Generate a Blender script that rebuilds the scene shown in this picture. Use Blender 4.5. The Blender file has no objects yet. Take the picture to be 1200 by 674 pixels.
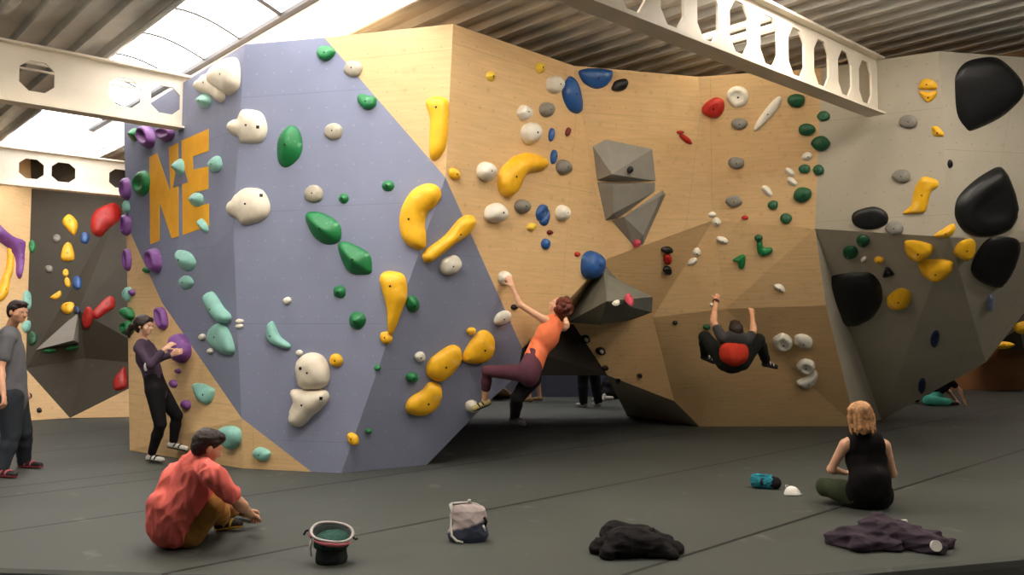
import bpy, bmesh, math, random
import numpy as np
from mathutils import Vector, Matrix
from mathutils.bvhtree import BVHTree
from mathutils.geometry import delaunay_2d_cdt
random.seed(7)
sc = bpy.context.scene
COL = sc.collection
F = 968.0; CAMZ = 1.53; TH = math.atan(43 / F)
CT, ST = math.cos(TH), math.sin(TH)

# ---------------------------------------------------------------- camera maths
def ray(px, py):
    a = (px - 600) / F; b = (337 - py) / F
    return Vector((a, CT - b * ST, ST + b * CT))
def P(px, py, Y):                       # the point of a sight line at world depth Y
    r = ray(px, py); return Vector((r.x / r.y * Y, Y, CAMZ + r.z / r.y * Y))
def G(px, py, z=0.0):                   # ... at world height z
    r = ray(px, py); t = (z - CAMZ) / r.z; return Vector((r.x * t, r.y * t, z))
SU, CU = 0.741, 0.672                   # u = along the roof beams, v = along the roof ribs
def UV(u, v, z=0.0): return Vector((u * SU - v * CU, u * CU + v * SU, z))

# ---------------------------------------------------------------- materials
MATS = {}
def lin(c):
    return tuple(((x / 255) / 12.92 if x / 255 <= .04045 else ((x / 255 + .055) / 1.055) ** 2.4) for x in c)
def newmat(name):
    m = bpy.data.materials.new(name); m.use_nodes = True
    nt = m.node_tree; b = nt.nodes['Principled BSDF']; MATS[name] = m
    return m, nt, b
def mat(name, rgb, rough=.6, var=.06, scale=8.0, bump=.0, bscale=60.0, metal=0.0, spec=.4, dust=None, dscale=6.0, dthr=.58):
    """plain coloured surface with a soft procedural variation, optional chalk dust patches and fine bump"""
    if name in MATS: return MATS[name]
    m, nt, b = newmat(name); N = nt.nodes; L = nt.links
    c = lin(rgb)
    tc = N.new('ShaderNodeTexCoord'); no = N.new('ShaderNodeTexNoise'); no.inputs['Scale'].default_value = scale; no.inputs['Detail'].default_value = 4
    L.new(tc.outputs['Object'], no.inputs['Vector'])
    cr = N.new('ShaderNodeValToRGB'); cr.color_ramp.elements[0].position = .3; cr.color_ramp.elements[1].position = .7
    cr.color_ramp.elements[0].color = (*[max(0, x * (1 - var * 2)) for x in c], 1)
    cr.color_ramp.elements[1].color = (*[min(1, x * (1 + var * 2)) for x in c], 1)
    L.new(no.outputs['Fac'], cr.inputs['Fac']); out = cr.outputs['Color']
    if dust:
        n2 = N.new('ShaderNodeTexNoise'); n2.inputs['Scale'].default_value = dscale; n2.inputs['Detail'].default_value = 6
        L.new(tc.outputs['Object'], n2.inputs['Vector'])
        r2 = N.new('ShaderNodeValToRGB'); r2.color_ramp.elements[0].position = dthr; r2.color_ramp.elements[1].position = dthr + .14
        L.new(n2.outputs['Fac'], r2.inputs['Fac'])
        mx = N.new('ShaderNodeMix'); mx.data_type = 'RGBA'; mx.inputs[7].default_value = (*lin(dust), 1)
        ml = N.new('ShaderNodeMath'); ml.operation = 'MULTIPLY'; ml.inputs[1].default_value = .55
        L.new(r2.outputs['Color'], ml.inputs[0]); L.new(ml.outputs[0], mx.inputs[0]); L.new(out, mx.inputs[6]); out = mx.outputs[2]
    L.new(out, b.inputs['Base Color'])
    b.inputs['Roughness'].default_value = rough; b.inputs['Metallic'].default_value = metal
    b.inputs['Specular IOR Level'].default_value = spec
    if bump:
        n3 = N.new('ShaderNodeTexNoise'); n3.inputs['Scale'].default_value = bscale; n3.inputs['Detail'].default_value = 5
        L.new(tc.outputs['Object'], n3.inputs['Vector'])
        bp = N.new('ShaderNodeBump'); bp.inputs['Strength'].default_value = bump; bp.inputs['Distance'].default_value = .01
        L.new(n3.outputs['Fac'], bp.inputs['Height']); L.new(bp.outputs['Normal'], b.inputs['Normal'])
    return m
def emat(name, rgb, s):
    m, nt, b = newmat(name)
    b.inputs['Base Color'].default_value = (*rgb, 1); b.inputs['Emission Color'].default_value = (*rgb, 1); b.inputs['Emission Strength'].default_value = s
    return m
def panel_mat(name, rgb, dots, wood=False, rough=.7, smudge=(120, 90, 55), smk=.35, spec=.25, dot=.2, dr=.007, sheet=True):
    """climbing panel: UV in metres; T-nut holes on a grid, sheet joints, chalk / rubber smudges, optional ply grain"""
    m, nt, b = newmat(name); N = nt.nodes; L = nt.links
    uv = N.new('ShaderNodeUVMap'); uv.uv_map = 'UVMap'
    sep = N.new('ShaderNodeSeparateXYZ'); L.new(uv.outputs[0], sep.inputs[0])
    c = lin(rgb)
    def noise(scale, det=5, vec=None, rough_=.55):
        n = N.new('ShaderNodeTexNoise'); n.inputs['Scale'].default_value = scale; n.inputs['Detail'].default_value = det; n.inputs['Roughness'].default_value = rough_
        L.new(vec or uv.outputs[0], n.inputs['Vector']); return n.outputs['Fac']
    def ramp(x, p0, p1, c0=(0, 0, 0, 1), c1=(1, 1, 1, 1)):
        r = N.new('ShaderNodeValToRGB'); r.color_ramp.elements[0].position = p0; r.color_ramp.elements[1].position = p1
        r.color_ramp.elements[0].color = c0; r.color_ramp.elements[1].color = c1; L.new(x, r.inputs['Fac']); return r.outputs['Color']
    def math_(op, a, b_=None, v=None):
        n = N.new('ShaderNodeMath'); n.operation = op; L.new(a, n.inputs[0])
        if b_ is not None: L.new(b_, n.inputs[1])
        if v is not None: n.inputs[1].default_value = v
        return n.outputs[0]
    def mix(f, a, bcol, k=1.0):
        mx = N.new('ShaderNodeMix'); mx.data_type = 'RGBA'
        L.new(math_('MULTIPLY', f, v=k), mx.inputs[0]); L.new(a, mx.inputs[6]); mx.inputs[7].default_value = (*bcol, 1); return mx.outputs[2]
    v = .07 if wood else .035
    if wood:
        mp = N.new('ShaderNodeMapping'); mp.inputs['Scale'].default_value = (1.2, 14, 1); L.new(uv.outputs[0], mp.inputs[0])
        base = ramp(noise(2.2, 6, mp.outputs[0]), .3, .72, (*[x * (1 - v * 1.6) for x in c], 1), (*[min(1, x * (1 + v)) for x in c], 1))
        base = mix(ramp(noise(.9, 3), .45, .75), base, (c[0] * 1.02, c[1] * .92, c[2] * .80), .5)
    else:
        base = ramp(noise(1.3, 5), .3, .7, (*[x * (1 - v * 2) for x in c], 1), (*[min(1, x * (1 + v * 2)) for x in c], 1))
    sm = math_('MULTIPLY', ramp(noise(3.2, 7, None, .7), .56, .76), ramp(noise(.7, 2), .42, .62))
    base = mix(sm, base, lin(smudge), smk)
    if sheet:
        fx = math_('FRACT', math_('MULTIPLY', sep.outputs['X'], v=1 / 2.44)); fy = math_('FRACT', math_('MULTIPLY', sep.outputs['Y'], v=1 / 1.22))
        ln = math_('MAXIMUM', math_('LESS_THAN', fx, v=.0022), math_('LESS_THAN', fy, v=.0045))
        base = mix(ln, base, tuple(x * .45 for x in c), .42)
    # T-nut holes, staggered rows
    row = math_('FLOOR', math_('MULTIPLY', sep.outputs['Y'], v=1 / dot))
    odd = math_('MULTIPLY', math_('MODULO', row, v=2.0), v=.5)
    fx = math_('SUBTRACT', math_('FRACT', math_('ADD', math_('MULTIPLY', sep.outputs['X'], v=1 / dot), odd)), v=.5)
    fy = math_('SUBTRACT', math_('FRACT', math_('MULTIPLY', sep.outputs['Y'], v=1 / dot)), v=.5)
    d = math_('SQRT', math_('ADD', math_('MULTIPLY', fx, fx), math_('MULTIPLY', fy, fy)))
    base = mix(math_('LESS_THAN', d, v=dr / dot), base, lin(dots), .5)
    halo = math_('MULTIPLY', math_('LESS_THAN', d, v=.16), ramp(noise(2.0, 3), .56, .66))
    base = mix(halo, base, lin(smudge), .12)
    L.new(base, b.inputs['Base Color']); b.inputs['Roughness'].default_value = rough; b.inputs['Specular IOR Level'].default_value = spec
    bp = N.new('ShaderNodeBump'); bp.inputs['Strength'].default_value = .08; bp.inputs['Distance'].default_value = .004
    L.new(noise(90, 3), bp.inputs['Height']); L.new(bp.outputs['Normal'], b.inputs['Normal'])
    return m

# ---------------------------------------------------------------- objects
def tag(o, label=None, cat=None, group=None, kind=None):
    if label: o['label'] = label
    if cat: o['category'] = cat
    if group: o['group'] = group
    if kind: o['kind'] = kind
    return o
def empty(name, loc=(0, 0, 0)):
    o = bpy.data.objects.new(name, None); o.empty_display_size = .1; COL.objects.link(o); o.location = loc; return o
def meshobj(name, verts, faces, m, parent=None, smooth=False, loc=None, uvs=None):
    """world-space geometry; origin at loc (or the parent's location)"""
    org = Vector(loc) if loc is not None else (parent_world(parent) if parent else Vector((0, 0, 0)))
    me = bpy.data.meshes.new(name)
    me.from_pydata([tuple(Vector(v) - org) for v in verts], [], faces)
    if uvs is not None:
        ul = me.uv_layers.new(name='UVMap')
        for l in me.loops: ul.data[l.index].uv = uvs[l.vertex_index]
    me.materials.append(m); me.update()
    if smooth:
        for p in me.polygons: p.use_smooth = True
    o = bpy.data.objects.new(name, me); COL.objects.link(o)
    if parent:
        o.parent = parent; o.location = org - parent_world(parent)
    else: o.location = org
    return o
def parent_world(o):
    v = Vector(o.location)
    while o.parent: o = o.parent; v = v + Vector(o.location)
    return v
def np_obj(name, V, Q, m, parent=None, smooth=True, loc=None):
    return meshobj(name, [tuple(map(float, v)) for v in V], [tuple(map(int, q)) for q in Q], m, parent, smooth, loc)
class MB:
    def __init__(s): s.v = []; s.f = []
    def add(s, vs, fs):
        n = len(s.v); s.v += [Vector(v) for v in vs]; s.f += [tuple(i + n for i in f) for f in fs]; return s
    def hexa(s, c):          # 8 corners: bottom 4 ccw, top 4 ccw
        return s.add(c, [(3, 2, 1, 0), (4, 5, 6, 7), (0, 1, 5, 4), (1, 2, 6, 5), (2, 3, 7, 6), (3, 0, 4, 7)])
    def ubox(s, u0, u1, v0, v1, z0, z1):
        return s.hexa([UV(u0, v0, z0), UV(u1, v0, z0), UV(u1, v1, z0), UV(u0, v1, z0), UV(u0, v0, z1), UV(u1, v0, z1), UV(u1, v1, z1), UV(u0, v1, z1)])
    def box(s, x0, x1, y0, y1, z0, z1):
        return s.hexa([(x0, y0, z0), (x1, y0, z0), (x1, y1, z0), (x0, y1, z0), (x0, y0, z1), (x1, y0, z1), (x1, y1, z1), (x0, y1, z1)])
    def tube(s, pts, r, n=8, cap=True):
        pts = [Vector(p) for p in pts]; rs = r if isinstance(r, (list, tuple)) else [r] * len(pts)
        vs = []; fs = []; up = None
        for i, p in enumerate(pts):
            d = (pts[min(i + 1, len(pts) - 1)] - pts[max(i - 1, 0)]).normalized()
            if up is None:
                up = Vector((0, 0, 1)) if abs(d.z) < .9 else Vector((1, 0, 0))
            a = d.cross(up).normalized(); b = a.cross(d).normalized(); up = b
            for k in range(n):
                t = 2 * math.pi * k / n; vs.append(p + (a * math.cos(t) + b * math.sin(t)) * rs[i])
        for i in range(len(pts) - 1):
            for k in range(n):
                fs.append((i * n + k, i * n + (k + 1) % n, (i + 1) * n + (k + 1) % n, (i + 1) * n + k))
        if cap: fs.append(tuple(reversed(range(n)))); fs.append(tuple(range((len(pts) - 1) * n, len(pts) * n)))
        return s.add(vs, fs)
    def build(s, name, m, parent=None, smooth=False, loc=None): return meshobj(name, s.v, s.f, m, parent, smooth, loc)
def recalc(o):
    bm = bmesh.new(); bm.from_mesh(o.data); bmesh.ops.recalc_face_normals(bm, faces=bm.faces); bm.to_mesh(o.data); bm.free(); return o

# ---------------------------------------------------------------- implicit bodies (smooth unions meshed by surface nets)
def A(v): return np.array(v, dtype=float)
class Blob:
    def __init__(s, k=.02): s.p = []; s.k = k
    def cap(s, a, b, ra, rb=None, k=None): s.p.append(('c', A(a), A(b), ra, ra if rb is None else rb, k)); return s
    def flat(s, a, b, ra, rb, side, f, k=None): s.p.append(('f', A(a), A(b), ra, rb, A(side), f, k)); return s   # side = wide axis, f = thickness ratio
    def ell(s, c, r, ax=None, k=None): s.p.append(('e', A(c), A(r), np.eye(3) if ax is None else A(ax), k)); return s
    def sub(s, c, r, ax=None, k=.02): s.p.append(('s', A(c), A(r), np.eye(3) if ax is None else A(ax), k)); return s
    def bounds(s):
        lo = []; hi = []
        for p in s.p:
            if p[0] in 'cf': r = max(p[3], p[4]); lo.append(np.minimum(p[1], p[2]) - r); hi.append(np.maximum(p[1], p[2]) + r)
            elif p[0] == 'e': r = max(p[2]); lo.append(p[1] - r); hi.append(p[1] + r)
        return np.min(lo, 0), np.max(hi, 0)
    def mesh(s, h=.01, noise=None, cut=None):
        lo, hi = s.bounds(); lo = lo - 3 * h - .03; hi = hi + 3 * h + .03
        n = np.ceil((hi - lo) / h).astype(int) + 1
        D = np.full(n, .2, dtype=np.float32)
        ax = [lo[i] + h * np.arange(n[i]) for i in range(3)]
        for p in s.p:
            if p[0] in 'cf': r = max(p[3], p[4]); a = np.minimum(p[1], p[2]) - r; b = np.maximum(p[1], p[2]) + r
            else: r = max(p[2]); a = p[1] - r; b = p[1] + r
            m = .07
            i0 = np.maximum(((a - m - lo) / h).astype(int), 0); i1 = np.minimum(((b + m - lo) / h).astype(int) + 2, n)
            X, Y, Z = np.meshgrid(ax[0][i0[0]:i1[0]], ax[1][i0[1]:i1[1]], ax[2][i0[2]:i1[2]], indexing='ij')
            Q = np.stack([X, Y, Z], -1)
            k = p[-1] if p[-1] is not None else s.k
            if p[0] == 'c' or p[0] == 'f':
                ab = p[2] - p[1]; l2 = max(float(ab @ ab), 1e-9); w = Q - p[1]
                t = np.clip((w @ ab) / l2, 0, 1); w = w - t[..., None] * ab; rr = p[3] + (p[4] - p[3]) * t
                if p[0] == 'c': d = np.sqrt((w * w).sum(-1)) - rr
                else:
                    side = p[5] / np.linalg.norm(p[5]); f = np.cross(ab / math.sqrt(l2), side); f = f / max(np.linalg.norm(f), 1e-6)
                    ff = w @ f; w2 = w + (ff * (1 / p[6] - 1))[..., None] * f
                    d = (np.sqrt((w2 * w2).sum(-1)) - rr) * (.5 + .5 * p[6])
            else:
                q = (Q - p[1]) @ p[3].T; k0 = np.sqrt(((q / p[2]) ** 2).sum(-1)); k1 = np.sqrt(((q / p[2] ** 2) ** 2).sum(-1)) + 1e-9
                d = k0 * (k0 - 1) / k1
            S = D[i0[0]:i1[0], i0[1]:i1[1], i0[2]:i1[2]]
            if p[0] == 's':
                hh = np.maximum(k - np.abs(S + d), 0) / k; S[...] = np.maximum(S, -d) + hh * hh * k * .25
            else:
                hh = np.maximum(k - np.abs(S - d), 0) / k; S[...] = np.minimum(S, d) - hh * hh * k * .25
        X, Y, Z = np.meshgrid(*ax, indexing='ij')
        if noise: D = D + noise(X, Y, Z)
        if cut is not None: D = np.maximum(D, cut(X, Y, Z))
        D[0] = D[-1] = .2; D[:, 0] = D[:, -1] = .2; D[:, :, 0] = D[:, :, -1] = .2
        return surface_nets(D, lo, h)
def surface_nets(D, lo, h):
    S = D < 0
    c = np.zeros(tuple(x - 1 for x in D.shape), dtype=np.int8)
    for i in (0, 1):
        for j in (0, 1):
            for k in (0, 1): c += S[i:D.shape[0] - 1 + i, j:D.shape[1] - 1 + j, k:D.shape[2] - 1 + k]
    act = (c > 0) & (c < 8); idx = np.argwhere(act)
    num = np.full(act.shape, -1, dtype=np.int64); num[act] = np.arange(len(idx))
    acc = np.zeros((len(idx), 3)); cnt = np.zeros(len(idx))
    cs = [(i, j, k) for i in (0, 1) for j in (0, 1) for k in (0, 1)]
    for a in cs:
        for axx in range(3):
            if a[axx] == 1: continue
            b = list(a); b[axx] = 1
            da = D[idx[:, 0] + a[0], idx[:, 1] + a[1], idx[:, 2] + a[2]]; db = D[idx[:, 0] + b[0], idx[:, 1] + b[1], idx[:, 2] + b[2]]
            m = (da < 0) != (db < 0); t = np.where(m, da / np.where(m, da - db, 1), 0)
            pt = np.tile(A(a), (len(idx), 1)); pt[:, axx] += t
            acc[m] += pt[m]; cnt[m] += 1
    V = lo + h * (idx + acc / cnt[:, None])
    faces = []
    for axx in range(3):
        o1, o2 = [x for x in range(3) if x != axx]
        sl0 = [slice(None)] * 3; sl1 = [slice(None)] * 3; sl0[axx] = slice(0, -1); sl1[axx] = slice(1, None)
        s0 = S[tuple(sl0)]; s1 = S[tuple(sl1)]; e = np.argwhere(s0 != s1)
        e = e[(e[:, o1] > 0) & (e[:, o2] > 0) & (e[:, o1] < D.shape[o1] - 1) & (e[:, o2] < D.shape[o2] - 1)]
        q = []
        for (x, y) in ((-1, -1), (0, -1), (0, 0), (-1, 0)):
            g = e.copy(); g[:, o1] += x; g[:, o2] += y; q.append(num[g[:, 0], g[:, 1], g[:, 2]])
        q = np.stack(q, 1); flip = s0[e[:, 0], e[:, 1], e[:, 2]]
        if axx == 1: flip = ~flip
        q[~flip] = q[~flip][:, ::-1]
        faces.append(q[(q >= 0).all(1)])
    return V, np.concatenate(faces)
def folds(amp, f, seed=0, ax=(0, 0, 1), stretch=.35):
    """cloth creases: a few warped sine ridges"""
    rng = np.random.RandomState(seed); W = rng.normal(size=(5, 3)); W[:, 2] *= 1.3; ph = rng.rand(5) * 6; W2 = rng.normal(size=(3, 3))
    def fn(X, Y, Z):
        o = np.zeros_like(X)
        w = sum(np.sin(f * .4 * (a[0] * X + a[1] * Y + a[2] * Z) + i) for i, a in enumerate(W2))
        for i, a in enumerate(W): o += 1 - np.abs(np.sin(f * .5 * (a[0] * X + a[1] * Y + a[2] * Z) + ph[i] + w * .8)) ** .7
        return -(o / 5) * amp * 1.7
    return fn
EXPOSURE = 0.42; SKYLIGHT = 5.0; ADDED_LAMP = 66.0
# ================================================================ camera and render look
cam = bpy.data.cameras.new('camera'); camo = bpy.data.objects.new('camera', cam); COL.objects.link(camo); sc.camera = camo
camo.location = (0, 0, CAMZ); camo.rotation_euler = (math.pi / 2 + TH, 0, 0)
cam.sensor_fit = 'HORIZONTAL'; cam.sensor_width = 36; cam.lens = F / 1200 * 36; cam.clip_end = 200
sc.view_settings.view_transform = 'Standard'; sc.view_settings.look = 'None'; sc.view_settings.gamma = 1; sc.view_settings.use_curve_mapping = False
sc.view_settings.exposure = EXPOSURE
sc.cycles.use_denoising = True; sc.cycles.max_bounces = 8; sc.cycles.diffuse_bounces = 5; sc.cycles.sample_clamp_indirect = 6
w = bpy.data.worlds.new('world'); sc.world = w; w.use_nodes = True
bg = w.node_tree.nodes['Background']; bg.inputs[0].default_value = (.75, .86, 1, 1); bg.inputs[1].default_value = 1.0

# ================================================================ materials
M_blue = panel_mat('blue_painted_ply', (138, 144, 169), (185, 185, 198), smudge=(160, 160, 175), smk=.2)
M_ply = panel_mat('birch_ply', (226, 190, 140), (150, 112, 70), wood=True, smudge=(150, 100, 58), smk=.45, spec=.3, rough=.55)
M_grey = panel_mat('grey_painted_ply', (192, 184, 166), (120, 112, 100), smudge=(130, 122, 108), smk=.3)
M_dark = panel_mat('dark_painted_ply', (64, 58, 48), (100, 95, 85), smudge=(85, 80, 70), smk=.3, sheet=False)
M_black = panel_mat('charcoal_ply', (38, 35, 32), (70, 66, 60), smudge=(60, 56, 52), smk=.2, sheet=False)
M_vol = mat('grey_volume_paint', (146, 142, 134), .75, .04, 5, .15, 90, dust=(150, 146, 138), dscale=5)
M_shelf = mat('slate_volume_paint', (110, 110, 100), .75, .05, 5, .15, 90)
M_white_steel = mat('white_painted_steel', (236, 226, 208), .45, .03, 3)
M_grey_steel = mat('grey_steel', (120, 116, 108), .5, .04, 3)
M_deck = mat('galvanised_deck', (198, 197, 192), .5, .06, 2.5, metal=.1)
M_white = mat('white_plaster', (240, 238, 235), .8, .02, 3)
M_brown = mat('brown_ply_wall', (146, 98, 62), .7, .08, 2)
M_wallpaint = mat('hall_wall_paint', (96, 90, 82), .85, .03, 2)
M_sky = emat('daylit_glazing', (1, .99, .98), SKYLIGHT)
M_lamp = emat('lamp_diffuser', (1, .9, .7), 5)
M_added_lamp = emat('added_lamp_cover', (1, .90, .77), ADDED_LAMP)  # glow of the added, out-of-view ceiling lamps
M_frame = mat('glazing_frame_grey', (52, 52, 54), .5, .03, 3)
M_bolt = mat('dark_bolt', (40, 36, 32), .4, .03, 20, metal=.6)

# ---------------------------------------------------------------- floor mats
def floor_mat():
    m, nt, b = newmat('gym_mat'); N = nt.nodes; L = nt.links
    tc = N.new('ShaderNodeTexCoord'); sp = N.new('ShaderNodeSeparateXYZ'); L.new(tc.outputs['Object'], sp.inputs[0])
    def mth(op, a, v=None, b_=None):
        n = N.new('ShaderNodeMath'); n.operation = op; L.new(a, n.inputs[0])
        if v is not None: n.inputs[1].default_value = v
        if b_ is not None: L.new(b_, n.inputs[1])
        return n.outputs[0]
    # v = -CU x + SU y : seams run along the beams
    v = mth('ADD', mth('MULTIPLY', sp.outputs['X'], -CU), b_=mth('MULTIPLY', sp.outputs['Y'], SU))
    u = mth('ADD', mth('MULTIPLY', sp.outputs['X'], SU), b_=mth('MULTIPLY', sp.outputs['Y'], CU))
    seams = SEAMS; tot = None
    for (vv, u0, u1) in seams:
        d = mth('LESS_THAN', mth('ABSOLUTE', mth('SUBTRACT', v, vv)), .016)
        if u0 is not None: d = mth('MULTIPLY', d, b_=mth('GREATER_THAN', u, u0))
        if u1 is not None: d = mth('MULTIPLY', d, b_=mth('LESS_THAN', u, u1))
        tot = d if tot is None else mth('MAXIMUM', tot, b_=d)
    no = N.new('ShaderNodeTexNoise'); no.inputs['Scale'].default_value = .8; no.inputs['Detail'].default_value = 6; L.new(tc.outputs['Object'], no.inputs['Vector'])
    cr = N.new('ShaderNodeValToRGB'); c = lin((69, 72, 68)); cr.color_ramp.elements[0].position = .3; cr.color_ramp.elements[1].position = .72
    cr.color_ramp.elements[0].color = (*[x * .88 for x in c], 1); cr.color_ramp.elements[1].color = (*[x * 1.12 for x in c], 1); L.new(no.outputs['Fac'], cr.inputs[0])
    n2 = N.new('ShaderNodeTexNoise'); n2.inputs['Scale'].default_value = 3.1; n2.inputs['Detail'].default_value = 7; L.new(tc.outputs['Object'], n2.inputs['Vector'])
    r2 = N.new('ShaderNodeValToRGB'); r2.color_ramp.elements[0].position = .64; r2.color_ramp.elements[1].position = .78; r2.color_ramp.elements[1].color = (.35, .35, .35, 1); L.new(n2.outputs['Fac'], r2.inputs[0])
    mx = N.new('ShaderNodeMix'); mx.data_type = 'RGBA'; L.new(r2.outputs[0], mx.inputs[0]); L.new(cr.outputs[0], mx.inputs[6]); mx.inputs[7].default_value = (*lin((150, 148, 140)), 1)
    m2 = N.new('ShaderNodeMix'); m2.data_type = 'RGBA'; L.new(tot, m2.inputs[0]); L.new(mx.outputs[2], m2.inputs[6]); m2.inputs[7].default_value = (.008, .008, .008, 1)
    L.new(m2.outputs[2], b.inputs['Base Color']); b.inputs['Roughness'].default_value = .62; b.inputs['Specular IOR Level'].default_value = .35
    n3 = N.new('ShaderNodeTexNoise'); n3.inputs['Scale'].default_value = 120; L.new(tc.outputs['Object'], n3.inputs['Vector'])
    sb = mth('ADD', mth('MULTIPLY', n3.outputs['Fac'], .25), b_=mth('MULTIPLY', tot, -1.5))
    bp = N.new('ShaderNodeBump'); bp.inputs['Strength'].default_value = .4; bp.inputs['Distance'].default_value = .01; L.new(sb, bp.inputs['Height']); L.new(bp.outputs[0], b.inputs['Normal'])
    return m
def vu(px, py): g = G(px, py); return (-CU * g.x + SU * g.y, SU * g.x + CU * g.y)
SEAMS = []
for (pts, lo, hi) in ((((165, 669.5), (360, 637), (525, 609), (780, 561)), 165, None), (((736, 674), (860, 634), (974, 596)), None, None),
                      (((0, 617), (170, 597), (297, 582), (400, 570)), None, None), (((0, 573), (100, 560), (182, 551)), None, None),
                      (((0, 534), (150, 520)), None, None), (((0, 512), (140, 504)), None, None)):
    vs = [vu(*p)[0] for p in pts]; u0 = vu(*pts[0])[1] if lo else None
    SEAMS.append((sum(vs) / len(vs), u0, None)); print('seam', [round(x, 2) for x in vs])
e0 = vu(1033, 491)[0]
SEAMS += [(vu(700, 498)[0], None, None)]
M_floor = floor_mat()
f0 = G(0, 668); f1 = G(165, 673); f2 = G(955, 675); f3 = G(1200, 653)
front = [f0 + (f0 - f1) * 8, f0, f1, G(480, 684), f2, f3, f3 + (f3 - f2) * 5]
mb = MB(); n = len(front); top = [Vector((p.x, p.y, 0)) for p in front] + [Vector((22, 24, 0)), Vector((-22, 24, 0))]
N_ = len(top)
for i in range(N_):
    pass
inner = [p + Vector((0, .035, 0)) for p in top[:n]] + top[n:]
low1 = [p + Vector((0, .008, -.02)) for p in top[:n]] + [p - Vector((0, 0, .02)) for p in top[n:]]
low2 = [p + Vector((0, 0, -.06)) for p in top[:n]] + [p - Vector((0, 0, .06)) for p in top[n:]]
low3 = [p + Vector((0, 0, -.3)) for p in top]
vs = inner + low1 + low2 + low3
fs = [tuple(range(N_))] + [(r * N_ + i, (r + 1) * N_ + i, (r + 1) * N_ + (i + 1) % N_, r * N_ + (i + 1) % N_) for r in range(3) for i in range(N_)]
o = meshobj('floor', vs, fs, M_floor); recalc(o); tag(o, kind='structure')
o = MB().box(-22, 22, -12, 24, -.4, -.302).build('floor', mat('bare_floor', (48, 46, 42), .8, .05, 3)); tag(o, kind='structure')

# ---------------------------------------------------------------- hall shell
def structbox(name, m, *a): tag(MB().box(*a).build(name, m), kind='structure')
structbox('wall_back', M_brown, -22, 22, 19.3, 19.6, -.302, 4.74)
structbox('wall_front', M_wallpaint, -22, 22, -8.3, -8, -.302, 4.74)
structbox('wall_left', M_wallpaint, -18.3, -18, -8, 19.3, -.302, 4.74)
structbox('wall_right', M_wallpaint, 18, 18.3, -8, 19.3, -.302, 4.74)

# ---------------------------------------------------------------- roof: ribbed deck between skylight strips
def deck(u0, u1, v0, v1, name='ceiling'):
    pts = []; u = u0; k = 0
    pitch = .302
    while u < u1 - .01:
        for (du, z) in ((0, 4.835), (.13, 4.835), (.16, 4.755), (.24, 4.755), (.27, 4.835)):
            if u + du < u1: pts.append((u + du, z))
        u += pitch
    pts.append((u1, 4.835))
    vs = []
    for (uu, z) in pts: vs += [UV(uu, v0, z), UV(uu, v1, z), UV(uu, v0, z + .03), UV(uu, v1, z + .03)]
    fs = []
    for i in range(len(pts) - 1):
        a = i * 4; b = a + 4
        fs += [(a, a + 1, b + 1, b), (a + 2, b + 2, b + 3, a + 3), (a, b, b + 2, a + 2), (a + 1, a + 3, b + 3, b + 1)]
    fs += [(0, 2, 3, 1), (len(vs) - 4, len(vs) - 3, len(vs) - 1, len(vs) - 2)]
    o = meshobj(name, vs, fs, M_deck); recalc(o); tag(o, kind='structure')
WELLS = [(-4.9, -3.25), (3.0, 4.68), (10.9, 12.55)]
V0, V1 = -16.5, 21.5
edges = [-20] + [x for w_ in WELLS for x in w_] + [26]
for i in range(0, len(edges), 2): deck(edges[i], edges[i + 1], V0, V1)
for wi, (ua, ub) in enumerate(WELLS):
    root = empty('window_%d' % (wi + 1), UV((ua + ub) / 2, 4, 4.8)); tag(root, kind='structure')
    va, vb = 5.2, 17.3
    up = MB(); t = .03
    for (a, b, c, d) in ((ua - t, ua, va, vb), (ub, ub + t, va, vb), (ua, ub, va - t, va), (ua, ub, vb, vb + t)):
        up.ubox(a, b, c, d, 4.72, 5.36)
    up.build('upstand', M_white, root)
    if True:   # flat white closing pieces beyond the glazing
        MB().ubox(ua, ub, vb + t, V1, 4.86, 4.9).build('closing_panel', M_white, root)
        MB().ubox(ua, ub, V0, va - t, 4.86, 4.9).build('closing_panel', M_white, root)
    else:
        MB().ubox(ua, ub, vb + t, V1, 4.86, 4.9).build('closing_panel', M_deck, root); MB().ubox(ua, ub, V0, va - t, 4.86, 4.9).build('closing_panel', M_deck, root)
    # barrel glazing
    na = 10; arc = []
    for i in range(na + 1):
        s_ = i / na; arc.append((ua + .08 + (ub - ua - .16) * s_, 5.34 + .20 * math.sin(math.pi * s_)))
    vs = []; fs = []
    for (uu, z) in arc: vs += [UV(uu, va, z), UV(uu, vb, z), UV(uu, va, z + .012), UV(uu, vb, z + .012)]
    for i in range(na):
        a = i * 4; b = a + 4; fs += [(a, b, b + 1, a + 1), (a + 2, a + 3, b + 3, b + 2)]
    recalc(meshobj('pane', vs, fs, M_sky, root, True))
    fr = MB(); fr.ubox(ua, ua + .09, va, vb, 5.29, 5.35).ubox(ub - .09, ub, va, vb, 5.29, 5.35); fr.build('frame', M_frame, root)
    if wi in (1, 2):
        vv = va + .55
        while vv < vb:
            heavy = abs(vv - 9.4) < .3
            r_ = .03 if heavy else .014
            MB().tube([UV(uu, vv, z - .015) for (uu, z) in arc], r_, 6).build('glazing_bar', M_frame, root); vv += 1.18

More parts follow.
